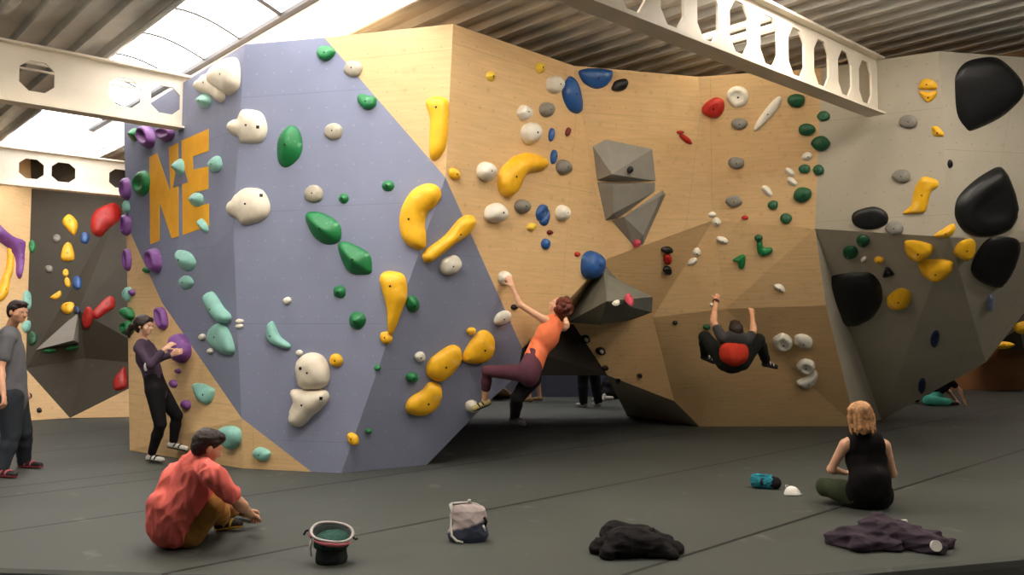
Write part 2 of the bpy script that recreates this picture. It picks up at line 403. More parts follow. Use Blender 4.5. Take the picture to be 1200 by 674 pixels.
# ---------------------------------------------------------------- castellated roof beams
def beam(v, u0, u1, holes, hw, hh, label, zb=3.9, zt=4.5):
    root = empty('roof_beam', UV((u0 + u1) / 2, v, zb)); tag(root, label, 'beam')
    th = .012; zc = (zb + zt) / 2; mbw = MB(); x = u0
    holes = sorted(holes)
    def oct_(c):
        a, b = hw / 2, hh / 2
        return [(c - a, zc - b * .5), (c - a, zc + b * .5), (c - a * .45, zc + b), (c + a * .45, zc + b), (c + a, zc + b * .5), (c + a, zc - b * .5), (c + a * .45, zc - b), (c - a * .45, zc - b)]
    for c in holes:
        l, r = c - hw / 2 - .03, c + hw / 2 + .03
        if l - x > .001: mbw.ubox(x, l, v - th, v + th, zb, zt)
        ring = oct_(c); rect = [(l, ring[0][1]), (l, ring[1][1]), (ring[2][0], zt), (ring[3][0], zt), (r, ring[4][1]), (r, ring[5][1]), (ring[6][0], zb), (ring[7][0], zb)]
        corner = {1: (l, zt), 3: (r, zt), 5: (r, zb), 7: (l, zb)}
        vs = []; fs = []
        for s_ in (-th, th):
            vs += [UV(a, v + s_, z) for (a, z) in ring] + [UV(a, v + s_, z) for (a, z) in rect] + [UV(*corner[i][:1], v + s_, corner[i][1]) for i in (1, 3, 5, 7)]
        for k in (0, 20):
            for i in range(8):
                j = (i + 1) % 8; fs.append((k + i, k + j, k + 8 + j, k + 8 + i))
            for q, i in enumerate((1, 3, 5, 7)): fs.append((k + 8 + i, k + 8 + (i + 1) % 8, k + 16 + q))
        for i in range(8): j = (i + 1) % 8; fs.append((i, j, 20 + j, 20 + i))
        mbw.add(vs, fs); x = r
    mbw.ubox(x, u1, v - th, v + th, zb, zt)
    recalc(mbw.build('web', M_white_steel, root))
    MB().ubox(u0, u1, v - .1, v + .1, zb - .025, zb).build('flange', M_white_steel, root)
    MB().ubox(u0, u1, v - .1, v + .1, zt, zt + .025).build('flange', M_white_steel, root)
    return root
H1 = [9.16 - .78 - .0 + k for k in []]
ue = 4.12 * SU + 9.2 * CU
beam(4.06, -8, ue, [ue + t_ for t_ in (-.30, -.78, -1.29, -1.79, -2.30, -2.80, -3.29, -3.79, -4.3, -4.8, -5.3, -5.8)], .31, .47, 'white steel roof beam with tall oval holes crossing above the grey wall')
beam(9.98, -12, 3.82, [3.82 - t_ for t_ in (.34, .80, 1.70, 2.7, 3.7, 4.7)], .34, .33, 'white steel roof beam ending at the blue wall beside the big orange letters')
beam(16.0, -12, 8, [3.35, 3.85, 4.79, 5.7, 2.35, 1.35], .38, .34, 'white steel roof beam with octagonal holes over the dark back wall')
# purlins / slim bracing seen in the left beam's opening
br = MB().tube([UV(-2, 10.6, 4.52), UV(3.4, 10.6, 4.52)], .022, 8).tube([UV(-2, 10.6, 4.44), UV(3.4, 10.6, 4.44)], .015, 8)
tag(br.build('roof_brace', M_white_steel, None, True), 'pair of thin white tie rods running behind the left roof beam', 'brace')
# lamp above the right beam
root = empty('strip_light', UV(8.05, 5.0, 4.86)); tag(root, 'glowing warm white ceiling light seen through the holes of the right beam', 'lamp')
MB().ubox(7.75, 8.35, 4.45, 5.7, 4.80, 4.87).build('housing', M_white_steel, root)
MB().ubox(7.78, 8.32, 4.48, 5.67, 4.785, 4.80).build('diffuser', M_lamp, root)
for (x, y, l) in ((-6.6, 6.9, 'added ceiling lamp farthest left over the mats'), (-3.6, 5.6, 'added ceiling lamp over the mats to the left'), (-0.9, 5.9, 'added ceiling lamp over the middle of the mats'), (2.1, 7.35, 'added ceiling lamp over the mats in front of the cave'),
                  (4.5, 6.9, 'added ceiling lamp over the mats to the right'), (7.6, 6.0, 'added ceiling lamp farthest right over the mats'), (7.2, 3.0, 'added ceiling lamp to the right above the camera side of the mats'), (11.3, 16.4, 'added ceiling lamp at the far right by the back wall'), (-1.5, 16.6, 'added ceiling lamp behind the boulder'), (-2.2, 3.4, 'short ceiling lamp above the front mats, left one'), (3.2, 3.2, 'short ceiling lamp above the front mats, right one')):
    root = empty('strip_light', (x, y, 4.75)); tag(root, l, 'lamp', 'added ceiling lamps over the mats')
    k_ = .55 if 'short' in l else .8
    MB().box(x - k_, x + k_, y - .12, y + .12, 4.62, 4.76).build('housing', M_white_steel, root)
    MB().box(x - k_ + .02, x + k_ - .02, y - .1, y + .1, 4.60, 4.62).build('diffuser', M_added_lamp, root)  # lamps added out of view to brighten upper walls, mats and back hall
# ================================================================ the free-standing climbing wall
def Tp(px, py): return G(px, py, 4.5)
W = dict(
 a0=P(145, 140, 11.39), a1=Tp(287, 52), a2=Tp(380, 44), a3=Tp(531, 28), a4=Tp(672, 77), a5=Tp(818, 90), a6=Tp(963, 80), a7=Tp(1100, 60), a8=Tp(1290, 74),
 b0=P(148, 262, 11.3), b1=P(273, 265, 8.97), b2=P(522, 208, 8.05), br=P(190, 355, 10.0), b3=P(283, 490, 8.85),
 c0=G(152, 528), c1=G(285, 549), c2=G(365, 553), c3=G(400, 556), c4=G(500, 545),
 e0=P(612, 408, 9.8), d0=P(606, 440, 10.2), d1=P(565, 478, 9.8),
 g0=P(712, 303, 9.3), g1=P(836, 258, 9.9), g2=P(955, 268, 9.8), g3=P(1113, 278, 9.1), g4=P(1290, 262, 9.3),
 h0=P(655, 380, 10.1), h1=P(672, 380, 10.9), k0=P(640, 432, 11.2), k2=P(712, 440, 12.6),
 m0=P(765, 372, 11.0), m1=P(790, 470, 12.1), m2=P(850, 362, 10.7), m3=P(968, 358, 10.6),
 n0=G(820, 500), n1=G(735, 487), n2=G(1003, 499.5), n3=G(1033, 492),
 p2=P(1155, 425, 11.5), p3=P(1200, 367, 10.8), p4=P(1290, 290, 10.0))
def pl(a, b, c): return W[a], (W[b] - W[a]).cross(W[c] - W[a]).normalized()
CAMP = Vector((0, 0, CAMZ))
def onp(name, px, py, p):
    r = ray(px, py); W[name] = CAMP + r * ((p[0] - CAMP).dot(p[1]) / r.dot(p[1]))
W['b1'] = P(273, 265, 8.75)
onp('b0', 148, 262, pl('a0', 'a1', 'b1')); onp('br', 190, 355, pl('a0', 'a1', 'b1')); onp('b2', 522, 208, pl('a1', 'a2', 'b1'))
onp('b3', 283, 490, pl('b1', 'b2', 'c2')); onp('c3', 400, 556, pl('b1', 'b2', 'c2')); W['c3'].z = 0
for k, p in dict(e0=(612, 408), d0=(606, 440), d1=(565, 478)).items(): onp(k, *p, pl('b2', 'c3', 'c4'))
onp('g0', 712, 303, pl('a3', 'a4', 'b2')); onp('g1', 836, 258, pl('a4', 'a5', 'g0')); onp('g2', 955, 268, pl('a5', 'a6', 'g1'))
onp('g3', 1113, 278, pl('a6', 'a7', 'g2')); onp('g4', 1290, 262, pl('a7', 'a8', 'g3'))
onp('m0', 765, 372, pl('g1', 'g2', 'm3')); onp('m2', 850, 362, pl('g1', 'g2', 'm3'))
W['h0'] = P(655, 380, 10.5)
W['m3'] = P(968, 358, W['g2'].y + (W['n2'].y - W['g2'].y) * .44 - .42)
W['m2'] = P(850, 362, 10.97); W['m0'] = P(765, 372, 11.12)
onp('m1', 790, 470, pl('m0', 'm2', 'n0'))
W['h1'] = P(672, 380, (W['m0'].y + W['h0'].y) / 2 - .1); onp('k2', 712, 440, pl('h1', 'm0', 'm1')); W['n1'] = G(735, 487); W['n1'] = P(735, 487, W['n1'].y)
for k_ in W: print('@', k_, [round(c_, 2) for c_ in W[k_]])
PANELS = [
 ('blue_panel', M_blue, 'a0 a1 b1 br b0'), ('blue_panel', M_blue, 'b1 b3 br'),
 ('plywood_panel', M_ply, 'b0 br b3 c1 c0'), ('plywood_panel', M_ply, 'b3 c2 c1'),
 ('blue_panel', M_blue, 'a1 a2 b2 b1'), ('blue_panel', M_blue, 'b1 b2 c3 c2 b3'), ('blue_panel', M_blue, 'b2 e0 d0 d1 c4 c3'),
 ('plywood_panel', M_ply, 'a2 a3 b2'), ('plywood_panel', M_ply, 'a3 a4 g0 b2'), ('plywood_panel', M_ply, 'a4 a5 g1 g0'), ('plywood_panel', M_ply, 'a5 a6 g2 g1'),
 ('grey_panel', M_grey, 'a6 a7 g3 g2'), ('grey_panel', M_grey, 'a7 a8 g4 g3'),
 ('plywood_panel', M_ply, 'b2 g0 e0'), ('plywood_panel', M_ply, 'g0 h0 e0'), ('charcoal_panel', M_black, 'e0 h0 h1 k2 k0 d0'),
 ('plywood_panel', M_ply, 'h0 g0 h1'),
 ('plywood_panel', M_ply, 'g0 g1 m0 h1'), ('plywood_panel', M_ply, 'h1 m0 m1 k2'), ('grey_panel', M_grey, 'k2 m1 n0 n1'),
 ('plywood_panel', M_ply, 'g1 g2 m3 m2'), ('plywood_panel', M_ply, 'g1 m2 m0'), ('plywood_panel', M_ply, 'm2 m3 n2 n0'), ('plywood_panel', M_ply, 'm0 m2 n0 m1'),
 ('grey_panel', M_grey, 'g2 g3 n3 n2 m3'), ('grey_panel', M_grey, 'g3 p2 n3'), ('grey_panel', M_grey, 'g3 g4 p4 p3 p2')]
wall = empty('climbing_wall', G(400, 556)); tag(wall, 'faceted free-standing bouldering wall of blue, bare plywood and grey panels', 'climbing wall')
BV = []; BF = []
def facet(name, m, pts, parent, off=Vector((0, .07, 0)), bvh=True):
    n = len(pts)
    c = sum(pts, Vector()) / n
    nor = Vector()
    for i in range(n): nor += (pts[i] - c).cross(pts[(i + 1) % n] - c)
    nor.normalize()
    if nor.dot(c - Vector((0, 0, CAMZ))) > 0: nor = -nor
    hx = Vector((-nor.y, nor.x, 0)).normalized(); hz = nor.cross(hx).normalized()
    if hz.z < 0: hz = -hz
    # front tessellated, back shifted, sides closed
    from mathutils.geometry import tessellate_polygon
    flat = [Vector(((p - c).dot(hx), (p - c).dot(hz), 0)) for p in pts]
    tris = tessellate_polygon([flat])
    vs = list(pts) + [p + off for p in pts]
    fs = [tuple(t) for t in tris] + [tuple(n + i for i in reversed(t)) for t in tris] + [(i, i + n, (i + 1) % n + n, (i + 1) % n) for i in range(n)]
    uvs = [((p - Vector((0, 0, 0))).dot(hx), (p - Vector((0, 0, 0))).dot(hz)) for p in vs]
    o = meshobj(name, vs, fs, m, parent, uvs=uvs); recalc(o)
    if bvh:
        b = len(BV); BV.extend(pts); BF.extend([tuple(b + i for i in t) for t in tris])
    return o
pp = None
for (nm, m, ks) in PANELS: facet(nm, m, [W[k] for k in ks.split()], wall)
# closed back and top of the boulder
BY = 14.3
topf = [W[k] for k in 'a0 a1 a2 a3 a4 a5 a6 a7 a8'.split()]
zt = 4.5
cap = [Vector((p.x, p.y + .07, zt - .03)) for p in topf[1:]] + [Vector((7.6, BY, zt - .03)), Vector((-4.6, BY, zt - .03)), Vector((topf[0].x, topf[0].y + .2, zt - .03))]
vs = cap + [p - Vector((0, 0, .03)) for p in cap]; n = len(cap)
fs = [tuple(range(n)), tuple(reversed(range(n, 2 * n)))] + [(i, (i + 1) % n, (i + 1) % n + n, i + n) for i in range(n)]
recalc(meshobj('top_board', vs, fs, M_ply, wall, uvs=[(v.x, v.y) for v in vs]))
MB().box(-4.6, 7.6, BY, BY + .05, 1.25, zt).build('back_board', M_dark, wall)
MB().hexa([(-4.6, BY, 0), (W['c0'].x, W['c0'].y + .15, 0), (W['c0'].x + .05, W['c0'].y + .2, 0), (-4.55, BY + .05, 0),
           (-4.6, BY, 4.4), (W['a0'].x, W['a0'].y + .15, 4.3), (W['a0'].x + .05, W['a0'].y + .2, 4.3), (-4.55, BY + .05, 4.4)]).build('side_board', M_ply, wall)

# ---------------------------------------------------------------- the two big letters
bvh = BVHTree.FromPolygons(BV, BF)
CAMP = Vector((0, 0, CAMZ))
def hit(px, py):
    loc, nor, i, d = bvh.ray_cast(CAMP, ray(px, py).normalized())
    if loc is None: return None
    if nor.dot(loc - CAMP) > 0: nor = -nor
    return loc, nor
def onplane(px, py, c, n):
    r = ray(px, py); return CAMP + r * ((c - CAMP).dot(n) / r.dot(n))
def plate(name, outline, m, parent, thick, c=None, lift=0.0):
    cx = sum(p[0] for p in outline) / len(outline); cy = sum(p[1] for p in outline) / len(outline)
    if c is None: c = hit(cx, cy)
    q, nn = c
    pts = [onplane(x, y, q, nn) + nn * lift for (x, y) in outline]; n = len(pts)
    from mathutils.geometry import tessellate_polygon
    hx = Vector((-nn.y, nn.x, 0)).normalized(); hz = nn.cross(hx)
    tr = tessellate_polygon([[Vector(((p - q).dot(hx), (p - q).dot(hz), 0)) for p in pts]])
    vs = [p + nn * thick for p in pts] + pts
    fs = [tuple(t) for t in tr] + [tuple(n + i for i in t) for t in tr] + [(i, (i + 1) % n, (i + 1) % n + n, i + n) for i in range(n)]
    return recalc(meshobj(name, vs, fs, m, parent))
M_letter = mat('orange_letter_paint', (255, 182, 40), .6, .04, 6)
NEc = hit(215, 150)
def cr(pts): return [(130 + x / 5.617, 130 + y / 5.617) for (x, y) in pts]
plate('letter', [(175.3, 184), (184.2, 179.5), (200.2, 226), (198, 173), (209, 167.5), (209.4, 277), (201.5, 279.5), (187, 236), (187.2, 282), (176.4, 286.5)], M_letter, wall, .004, NEc)
plate('letter', [(213, 165), (244.8, 151), (244.8, 177), (226, 183.5), (226.5, 199), (244.4, 195), (244.4, 221.5), (227, 226), (227.5, 243), (245, 238.5), (245.2, 265), (214.5, 275.5)], M_letter, wall, .004, NEc)
plate('backing_plate', [(207, 196), (216, 195), (220.8, 213.5), (203.3, 220.5)], mat('letter_backing_grey', (128, 128, 148), .7, .03), wall, .006, NEc)

# ---------------------------------------------------------------- background walls
back = empty('climbing_wall', G(82, 490)); tag(back, 'dark brown climbing wall with plywood edges behind the standing man, far left', 'climbing wall')
Bk = dict(q0=P(-60, 216, 14.0), q1=P(37, 222, 16.0), q2=P(142, 238, 16.3), q2b=P(200, 246, 16.3), q3=P(30, 432, 13.6), q4=P(82, 490, 13.45), q5=P(150, 456, 13.9), q5b=P(210, 430, 14.2), q6=G(18, 494), q7=G(-60, 500), q8=G(82, 490.5), q9=G(215, 488),
          q1t=P(35, 170, 16.3), q2t=P(142, 180, 16.6), q2bt=P(200, 185, 16.6), q0t=P(-60, 160, 14.3), q10=P(92, 364, 14.3), r1=P(100, 420, 14.2))
for (nm, m, ks) in (('plywood_panel', M_ply, 'q0 q1 q3 q6 q7'), ('plywood_panel', M_ply, 'q0t q1t q1 q0'), ('dark_panel', M_dark, 'q1t q2t q2bt q2b q2 q1'),
                    ('dark_panel', M_dark, 'q1 q2 q10 q3'), ('dark_panel', M_dark, 'q2 q2b q5b q5 r1 q10'), ('dark_panel', M_dark, 'q3 q10 r1 q4'), ('dark_panel', M_dark, 'r1 q5 q4'),
                    ('plywood_panel', M_ply, 'q3 q4 q8 q6'), ('plywood_panel', M_ply, 'q4 q5 q5b q9 q8')):
    facet(nm, m, [Bk[k] for k in ks.split()], back)
arch = empty('climbing_wall', G(640, 466)); tag(arch, 'distant slate-blue wall seen through the gap under the boulder', 'climbing wall')
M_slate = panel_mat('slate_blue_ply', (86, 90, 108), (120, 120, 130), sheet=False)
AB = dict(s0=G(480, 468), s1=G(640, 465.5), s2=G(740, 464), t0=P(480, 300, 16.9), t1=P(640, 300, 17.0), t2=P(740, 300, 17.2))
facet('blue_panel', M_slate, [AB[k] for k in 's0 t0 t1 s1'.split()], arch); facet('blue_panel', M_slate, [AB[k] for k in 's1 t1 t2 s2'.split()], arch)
tri = [P(566, 466, 16.2), P(584, 449, 16.35), P(604, 464, 16.4)]
facet('plywood_panel', M_ply, [G(566, 466.5), P(584, 449, 16.35), G(604, 466)], arch, bvh=False)
# dark angular volume and yellow holds on the far right wall
bvh = BVHTree.FromPolygons(BV, BF)
# ================================================================ holds
CMAP = dict(
 yellow=((246, 186, 30), (250, 220, 150)), lemon=((240, 205, 70), None), green=((18, 118, 62), (150, 200, 165)), darkgreen=((20, 82, 50), (110, 150, 120)),
 mint=((140, 196, 184), (170, 215, 200)), purple=((128, 74, 150), (170, 140, 180)), white=((232, 226, 212), (245, 240, 232)), ivory=((226, 216, 196), None),
 stone=((172, 164, 146), (205, 198, 184)), grey=((128, 124, 116), (165, 160, 150)), blue=((34, 84, 150), (130, 160, 200)), navy=((30, 46, 88), (90, 110, 150)), black=((22, 22, 24), None),
 red=((178, 30, 22), (215, 110, 95)), darkred=((110, 18, 16), None), pink=((196, 70, 92), None), paleblue=((150, 160, 200), None))
def cmat(c):
    rgb, dust = CMAP[c]
    return mat('hold_' + c, rgb, .42 if c in ('black', 'blue') else .5, .05, 9, .12, 160, spec=.5, dust=dust, dscale=11, dthr=.6)
def catmull(P_, n=6):
    out = []; m = len(P_)
    for i in range(m):
        p0, p1, p2, p3 = P_[i - 1], P_[i], P_[(i + 1) % m], P_[(i + 2) % m]
        for k in range(n):
            t = k / n; t2 = t * t; t3 = t2 * t
            out.append(tuple(.5 * (2 * p1[j] + (p2[j] - p0[j]) * t + (2 * p0[j] - 5 * p1[j] + 4 * p2[j] - p3[j]) * t2 + (3 * p1[j] - p0[j] - 3 * p2[j] + p3[j]) * t3) for j in (0, 1)))
    return out
def ellp(cx, cy, rx, ry, rot=0, n=10, jit=0, seed=0):
    rnd = random.Random(seed * 31 + int(cx * 7)); t0 = math.radians(rot); o = []
    for i in range(n):
        t = 2 * math.pi * i / n; k = 1 + jit * rnd.uniform(-1, 1); x = rx * k * math.cos(t); y = ry * k * math.sin(t)
        o.append((cx + x * math.cos(t0) - y * math.sin(t0), cy + x * math.sin(t0) + y * math.cos(t0)))
    return o
HOLD_N = [0]; HOLDS = {}
GROUPS = {}
def hold(c, label, shape, prof='dome', h=None, at=None, sharp=False, bolt=None, dish=0, name='climbing_hold', group=None, lump=.022, m=None, lift=0):
    """shape: ellipse (cx,cy,rx,ry[,rot]) or list of outline points, in photo coordinates; set on the panel it is bolted to"""
    HOLD_N[0] += 1; sd = HOLD_N[0]
    if isinstance(shape, tuple):
        outl = catmull(ellp(*shape, jit=.07 if shape[2] > 4 else .04, seed=sd), 3)
    else:
        outl = catmull(shape, 4) if not sharp else list(shape)
    cx = sum(p[0] for p in outl) / len(outl); cy = sum(p[1] for p in outl) / len(outl)
    hn = hit(*(at or (cx, cy)))
    if hn is None: print('MISS', label); return None
    q, nn = hn; q = q + nn * lift
    hx = Vector((-nn.y, nn.x, 0)).normalized(); hz = nn.cross(hx).normalized()
    pts = [onplane(x, y, q, nn) for (x, y) in outl]; c0 = sum(pts, Vector()) / len(pts)
    pl2 = [((p - c0).dot(hx), (p - c0).dot(hz)) for p in pts]
    # resample outline
    per = 0; B = np.array(pl2); nb = len(B)
    L_ = np.linalg.norm(np.roll(B, -1, 0) - B, axis=1).sum()
    size = max(B.max(0) - B.min(0)); small = min(B.max(0) - B.min(0))
    target = max(L_ / (44 if size > .12 else 26), .004)
    R = []
    for i in range(nb):
        a, b = B[i], B[(i + 1) % nb]; k = max(1, int(round(np.linalg.norm(b - a) / target)))
        for j in range(k): R.append(a + (b - a) * j / k)
    keep = [R[0]]
    for r_ in R[1:]:
        if np.linalg.norm(r_ - keep[-1]) > target * .45: keep.append(r_)
    if np.linalg.norm(keep[-1] - keep[0]) < target * .4: keep.pop()
    B = np.array(keep); nb = len(B)
    A1 = B; A2 = np.roll(B, -1, 0); D_ = A2 - A1; LL = (D_ ** 2).sum(1) + 1e-12
    def dist(Q):
        w_ = Q[:, None, :] - A1[None]; t = np.clip((w_ * D_[None]).sum(2) / LL, 0, 1); return np.sqrt(((w_ - t[..., None] * D_[None]) ** 2).sum(2)).min(1)
    def inside(Q):
        x = Q[:, 0][:, None]; y = Q[:, 1][:, None]; c_ = ((A1[:, 1] > y) != (A2[:, 1] > y)) & (x < (A2[:, 0] - A1[:, 0]) * (y - A1[:, 1]) / (A2[:, 1] - A1[:, 1] + 1e-12) + A1[:, 0])
        return c_.sum(1) % 2 == 1
    st = target * .95; gx = np.arange(B[:, 0].min(), B[:, 0].max(), st); gy = np.arange(B[:, 1].min(), B[:, 1].max(), st * .87)
    X, Y = np.meshgrid(gx, gy); X[1::2] += st / 2; Q = np.stack([X.ravel(), Y.ravel()], 1)
    Q = Q[inside(Q)]; Q = Q[dist(Q) > st * .4] if len(Q) else Q
    # a thin ring close to the edge for a steep flank
    allp = np.concatenate([B, Q]) if len(Q) else B
    res = delaunay_2d_cdt([Vector(map(float, p)) for p in allp], [(i, (i + 1) % nb) for i in range(nb)], [], 0, 1e-6)
    V2 = np.array([(v.x, v.y) for v in res[0]]); T = [f for f in res[2]]
    cen = np.array([V2[list(t)].mean(0) for t in T]); ins = inside(cen); T = [t for t, k in zip(T, ins) if k]
    d = dist(V2); Rm = max(d.max(), 1e-4); x_ = np.clip(d / Rm, 0, 1)
    if h is None: h = .85
    H = h * Rm
    if prof == 'dome': z = H * np.sqrt(np.clip(1 - (1 - x_) ** 2.2, 0, 1))
    elif prof == 'ball': z = H * np.sqrt(np.clip(1 - (1 - x_) ** 2, 0, 1)) * (1.1)
    elif prof == 'ridge': z = H * (x_ ** .85) * (1 + .18 * (V2[:, 1] / (size / 2)))
    elif prof == 'pad': z = H * np.clip(x_ * 2.6, 0, 1) ** .5 * (1 + .12 * x_)
    elif prof == 'under': z = H * np.sqrt(np.clip(1 - (1 - x_) ** 2.2, 0, 1)) * (.75 - .45 * V2[:, 1] / (size / 2 + 1e-6))
    if dish: s_ = np.clip((x_ - .35) / .5, 0, 1); z = z * (1 - dish * (s_ * s_ * (3 - 2 * s_)))
    rs = np.random.RandomState(sd); ph = rs.rand(4) * 6; fq = 2.2 * math.pi / size
    nz = np.sin(V2[:, 0] * fq + ph[0]) * np.sin(V2[:, 1] * fq * 1.3 + ph[1]) + .5 * np.sin(V2[:, 0] * fq * 2.3 + ph[2]) * np.sin(V2[:, 1] * fq * 2.1 + ph[3])
    z = z * (1 + lump * 2 * nz); z = np.maximum(z, 0)
    z[d < 1e-5] = 0
    rim = .004
    vs = [c0 + hx * float(p[0]) + hz * float(p[1]) + nn * float(rim + zz) for p, zz in zip(V2, z)]
    n0 = len(vs); vs += [c0 + hx * float(p[0]) + hz * float(p[1]) for p in V2[:nb]]
    fs = [tuple(t) for t in T] + [(i, n0 + i, n0 + (i + 1) % nb, (i + 1) % nb) for i in range(nb)] + [tuple(n0 + i for i in range(nb))]
    o = meshobj(name, vs, fs, m or cmat(c), None, True, loc=c0); recalc(o)
    tag(o, label, 'climbing hold' if name == 'climbing_hold' else 'volume', group or (c + ' climbing holds'))
    big = Rm > .045
    if bolt is None: bolt = big
    if bolt:
        k = int(np.argmax(x_ - .25 * np.linalg.norm(V2 - V2.mean(0), axis=1) / size)); pc = c0 + hx * float(V2[k, 0]) + hz * float(V2[k, 1]); zz = float(z[k]) + rim
        mb = MB(); mb.tube([pc + nn * (zz - .012), pc + nn * (zz + .0025)], .0085 if Rm < .1 else .012, 8)
        b = mb.build('bolt', M_bolt, o)
    return o
def volume(label, outline, apex, faces, group, m=None, name='climbing_volume', at=None, cfg=None):
    """plywood volume: flat outline on the panel and raised ridge points (px,py,height)"""
    cx = sum(p[0] for p in outline) / len(outline); cy = sum(p[1] for p in outline) / len(outline)
    q, nn = hit(*(at or (cx, cy)))
    base = [onplane(x, y, q, nn) - nn * .01 for (x, y) in outline]
    top = [onplane(x, y, q + nn * z, nn) for (x, y, z) in apex]
    o = meshobj(name, base + top, faces, m or M_vol, None, False, loc=sum(base, Vector()) / len(base)); recalc(o)
    return tag(o, label, 'volume', group)

# ---- blue panels: big cream holds
GC = 'cream blobs on the blue panels'
hold('ivory', 'smaller left lobe of the joined cream holds at the top left of the blue wall', [(230, 98), (238, 89), (247, 86), (256, 92), (262, 104), (264, 115), (258, 121), (248, 113), (231, 106)], h=.55, group=GC)
hold('ivory', 'tall cream hold nearest the top left edge of the blue wall', [(247, 92), (254, 77), (273, 67), (281, 75), (281, 101), (271, 112), (262, 109), (250, 102)], h=.55, group=GC)
hold('ivory', 'cream rounded hold with a black square bolt just left of the big upper green oval', [(267, 153), (267, 146), (272, 141), (279, 139), (281, 133), (287, 128), (305, 131), (312, 142), (313, 155), (306, 167), (284, 168), (280, 161), (272, 158)], h=.55, group=GC)
hold('ivory', 'large cream hold to the right of the orange letter E', [(266, 248), (267, 239), (272, 234), (277, 228), (284, 222), (293, 220), (308, 223), (316, 237), (316, 249), (308, 258), (287, 264), (278, 257), (270, 253)], h=.55, group=GC)
hold('ivory', 'round cream hold, upper of two stacked in the lower middle of the blue wall', [(347.5, 428), (353, 418), (366, 413), (379.5, 418), (386.7, 434.6), (384, 451), (369.7, 457), (353, 454), (348.5, 441)], h=.75, group=GC)
hold('ivory', 'three lobed cream hold directly below the round cream one', [(341, 457.5), (357, 456), (381, 457), (386, 467), (377, 479), (366, 488), (360, 495), (353, 500), (343.6, 499), (339, 490), (341, 479), (344, 470)], h=.85, group=GC)
def insert_plate(o, px, py, s_=.016):
    me = o.data; M = o.matrix_basis; t = BVHTree.FromPolygons([M @ v.co for v in me.vertices], [tuple(p.vertices) for p in me.polygons])
    loc, nor, i, d = t.ray_cast(CAMP, ray(px, py).normalized())
    if loc is None: return
    if nor.dot(loc - CAMP) > 0: nor = -nor
    a = nor.cross(Vector((0, 0, 1))).normalized(); b = nor.cross(a).normalized(); c_ = [loc + a * x * s_ + b * y * s_ for x, y in ((-1, -1), (1, -1), (1, 1), (-1, 1))]
    q = MB().hexa([p - nor * .01 for p in c_] + [p + nor * .004 for p in c_]).build('insert_plate', M_bolt, o); recalc(q)
for o_, x_, y_ in [(o, x, y) for (x, y) in ((302, 149), (306, 229), (352, 432), (376, 467)) for o in list(COL.objects) if o.name.startswith('climbing_hold') and o.get('group') == GC]:
    insert_plate(o_, x_, y_)
# ---- greens on blue
GG = 'green holds on the blue panels'
hold('green', 'tall bright green oval hold right of the upper cream blobs', [(325, 171), (329, 157), (341, 147), (351, 154), (354.6, 171), (351, 184), (341, 194), (332, 196), (326, 188)], 'ridge', .8, group=GG)
hold('green', 'green hold at the very top of the blue wall next to the plywood edge', [(371.5, 61), (376.5, 54), (388, 55), (393.7, 61.5), (386.6, 70), (380, 71.6), (374, 68)], 'under', .9, group=GG)
hold('green', 'green bowl shaped hold on the plywood edge below the stone coloured one', [(419, 113), (423, 110), (432, 112), (441, 115), (440, 125), (430, 129), (420.5, 121)], 'under', .9, group=GG)
hold('green', 'small green hold left of the large yellow kidney hold', (455, 218, 7.5, 6.5), 'ridge', .9, group=GG)
hold('green', 'small round green hold above the pair of green crystals', (403, 233, 6, 6), 'ridge', 1, group=GG)
hold('green', 'large chalky green crystal hold, upper of the pair in the middle of the blue wall', [(358, 252), (370, 248), (385, 253), (398, 263), (400, 278), (393, 286), (378, 285), (365, 273)], 'ridge', .95, group=GG, lump=.02)
hold('green', 'large chalky green crystal hold, lower of the pair in the middle of the blue wall', [(396, 288), (403, 283), (418, 288), (433, 298), (436, 314), (433, 321), (413, 321), (402, 308)], 'ridge', .95, group=GG, lump=.02)
hold('green', 'small green knob directly below the lower green crystal', (398, 342, 7.5, 7.5), 'ridge', 1, group=GG)
hold('green', 'chalked green hold beside the tall yellow teardrop', (483.5, 356.5, 8, 10, -20), 'ridge', 1, group=GG)
hold('green', 'green pear shaped hold left of the yellow teardrop tip', (419, 375.5, 9.5, 10.5, 30), 'ridge', .95, group=GG)
hold('green', 'tiny green foothold right of the small yellow hold beside the cream blobs', (442.5, 431, 4, 3.5), 'dome', 1, group=GG)
hold('green', 'small dark green hold left of the yellow potato shaped pair', (483, 442, 7, 6), 'dome', .9, group=GG)
hold('green', 'tiny green foothold near the bottom of the blue wall', (432, 505, 4, 3), 'dome', 1, group=GG)
# ---- stone coloured
GS = 'stone coloured buttons on the blue panels'
hold('stone', 'topmost stone coloured round hold on the blue and plywood edge', (414, 81, 11, 10, 20), h=.5, group=GS)
hold('stone', 'middle stone coloured round hold on the blue wall', (391, 154, 11, 10, 10), h=.5, group=GS)
hold('stone', 'lowest stone coloured round hold, just above the upper green crystal', (368, 227.5, 11, 10), h=.5, group=GS)
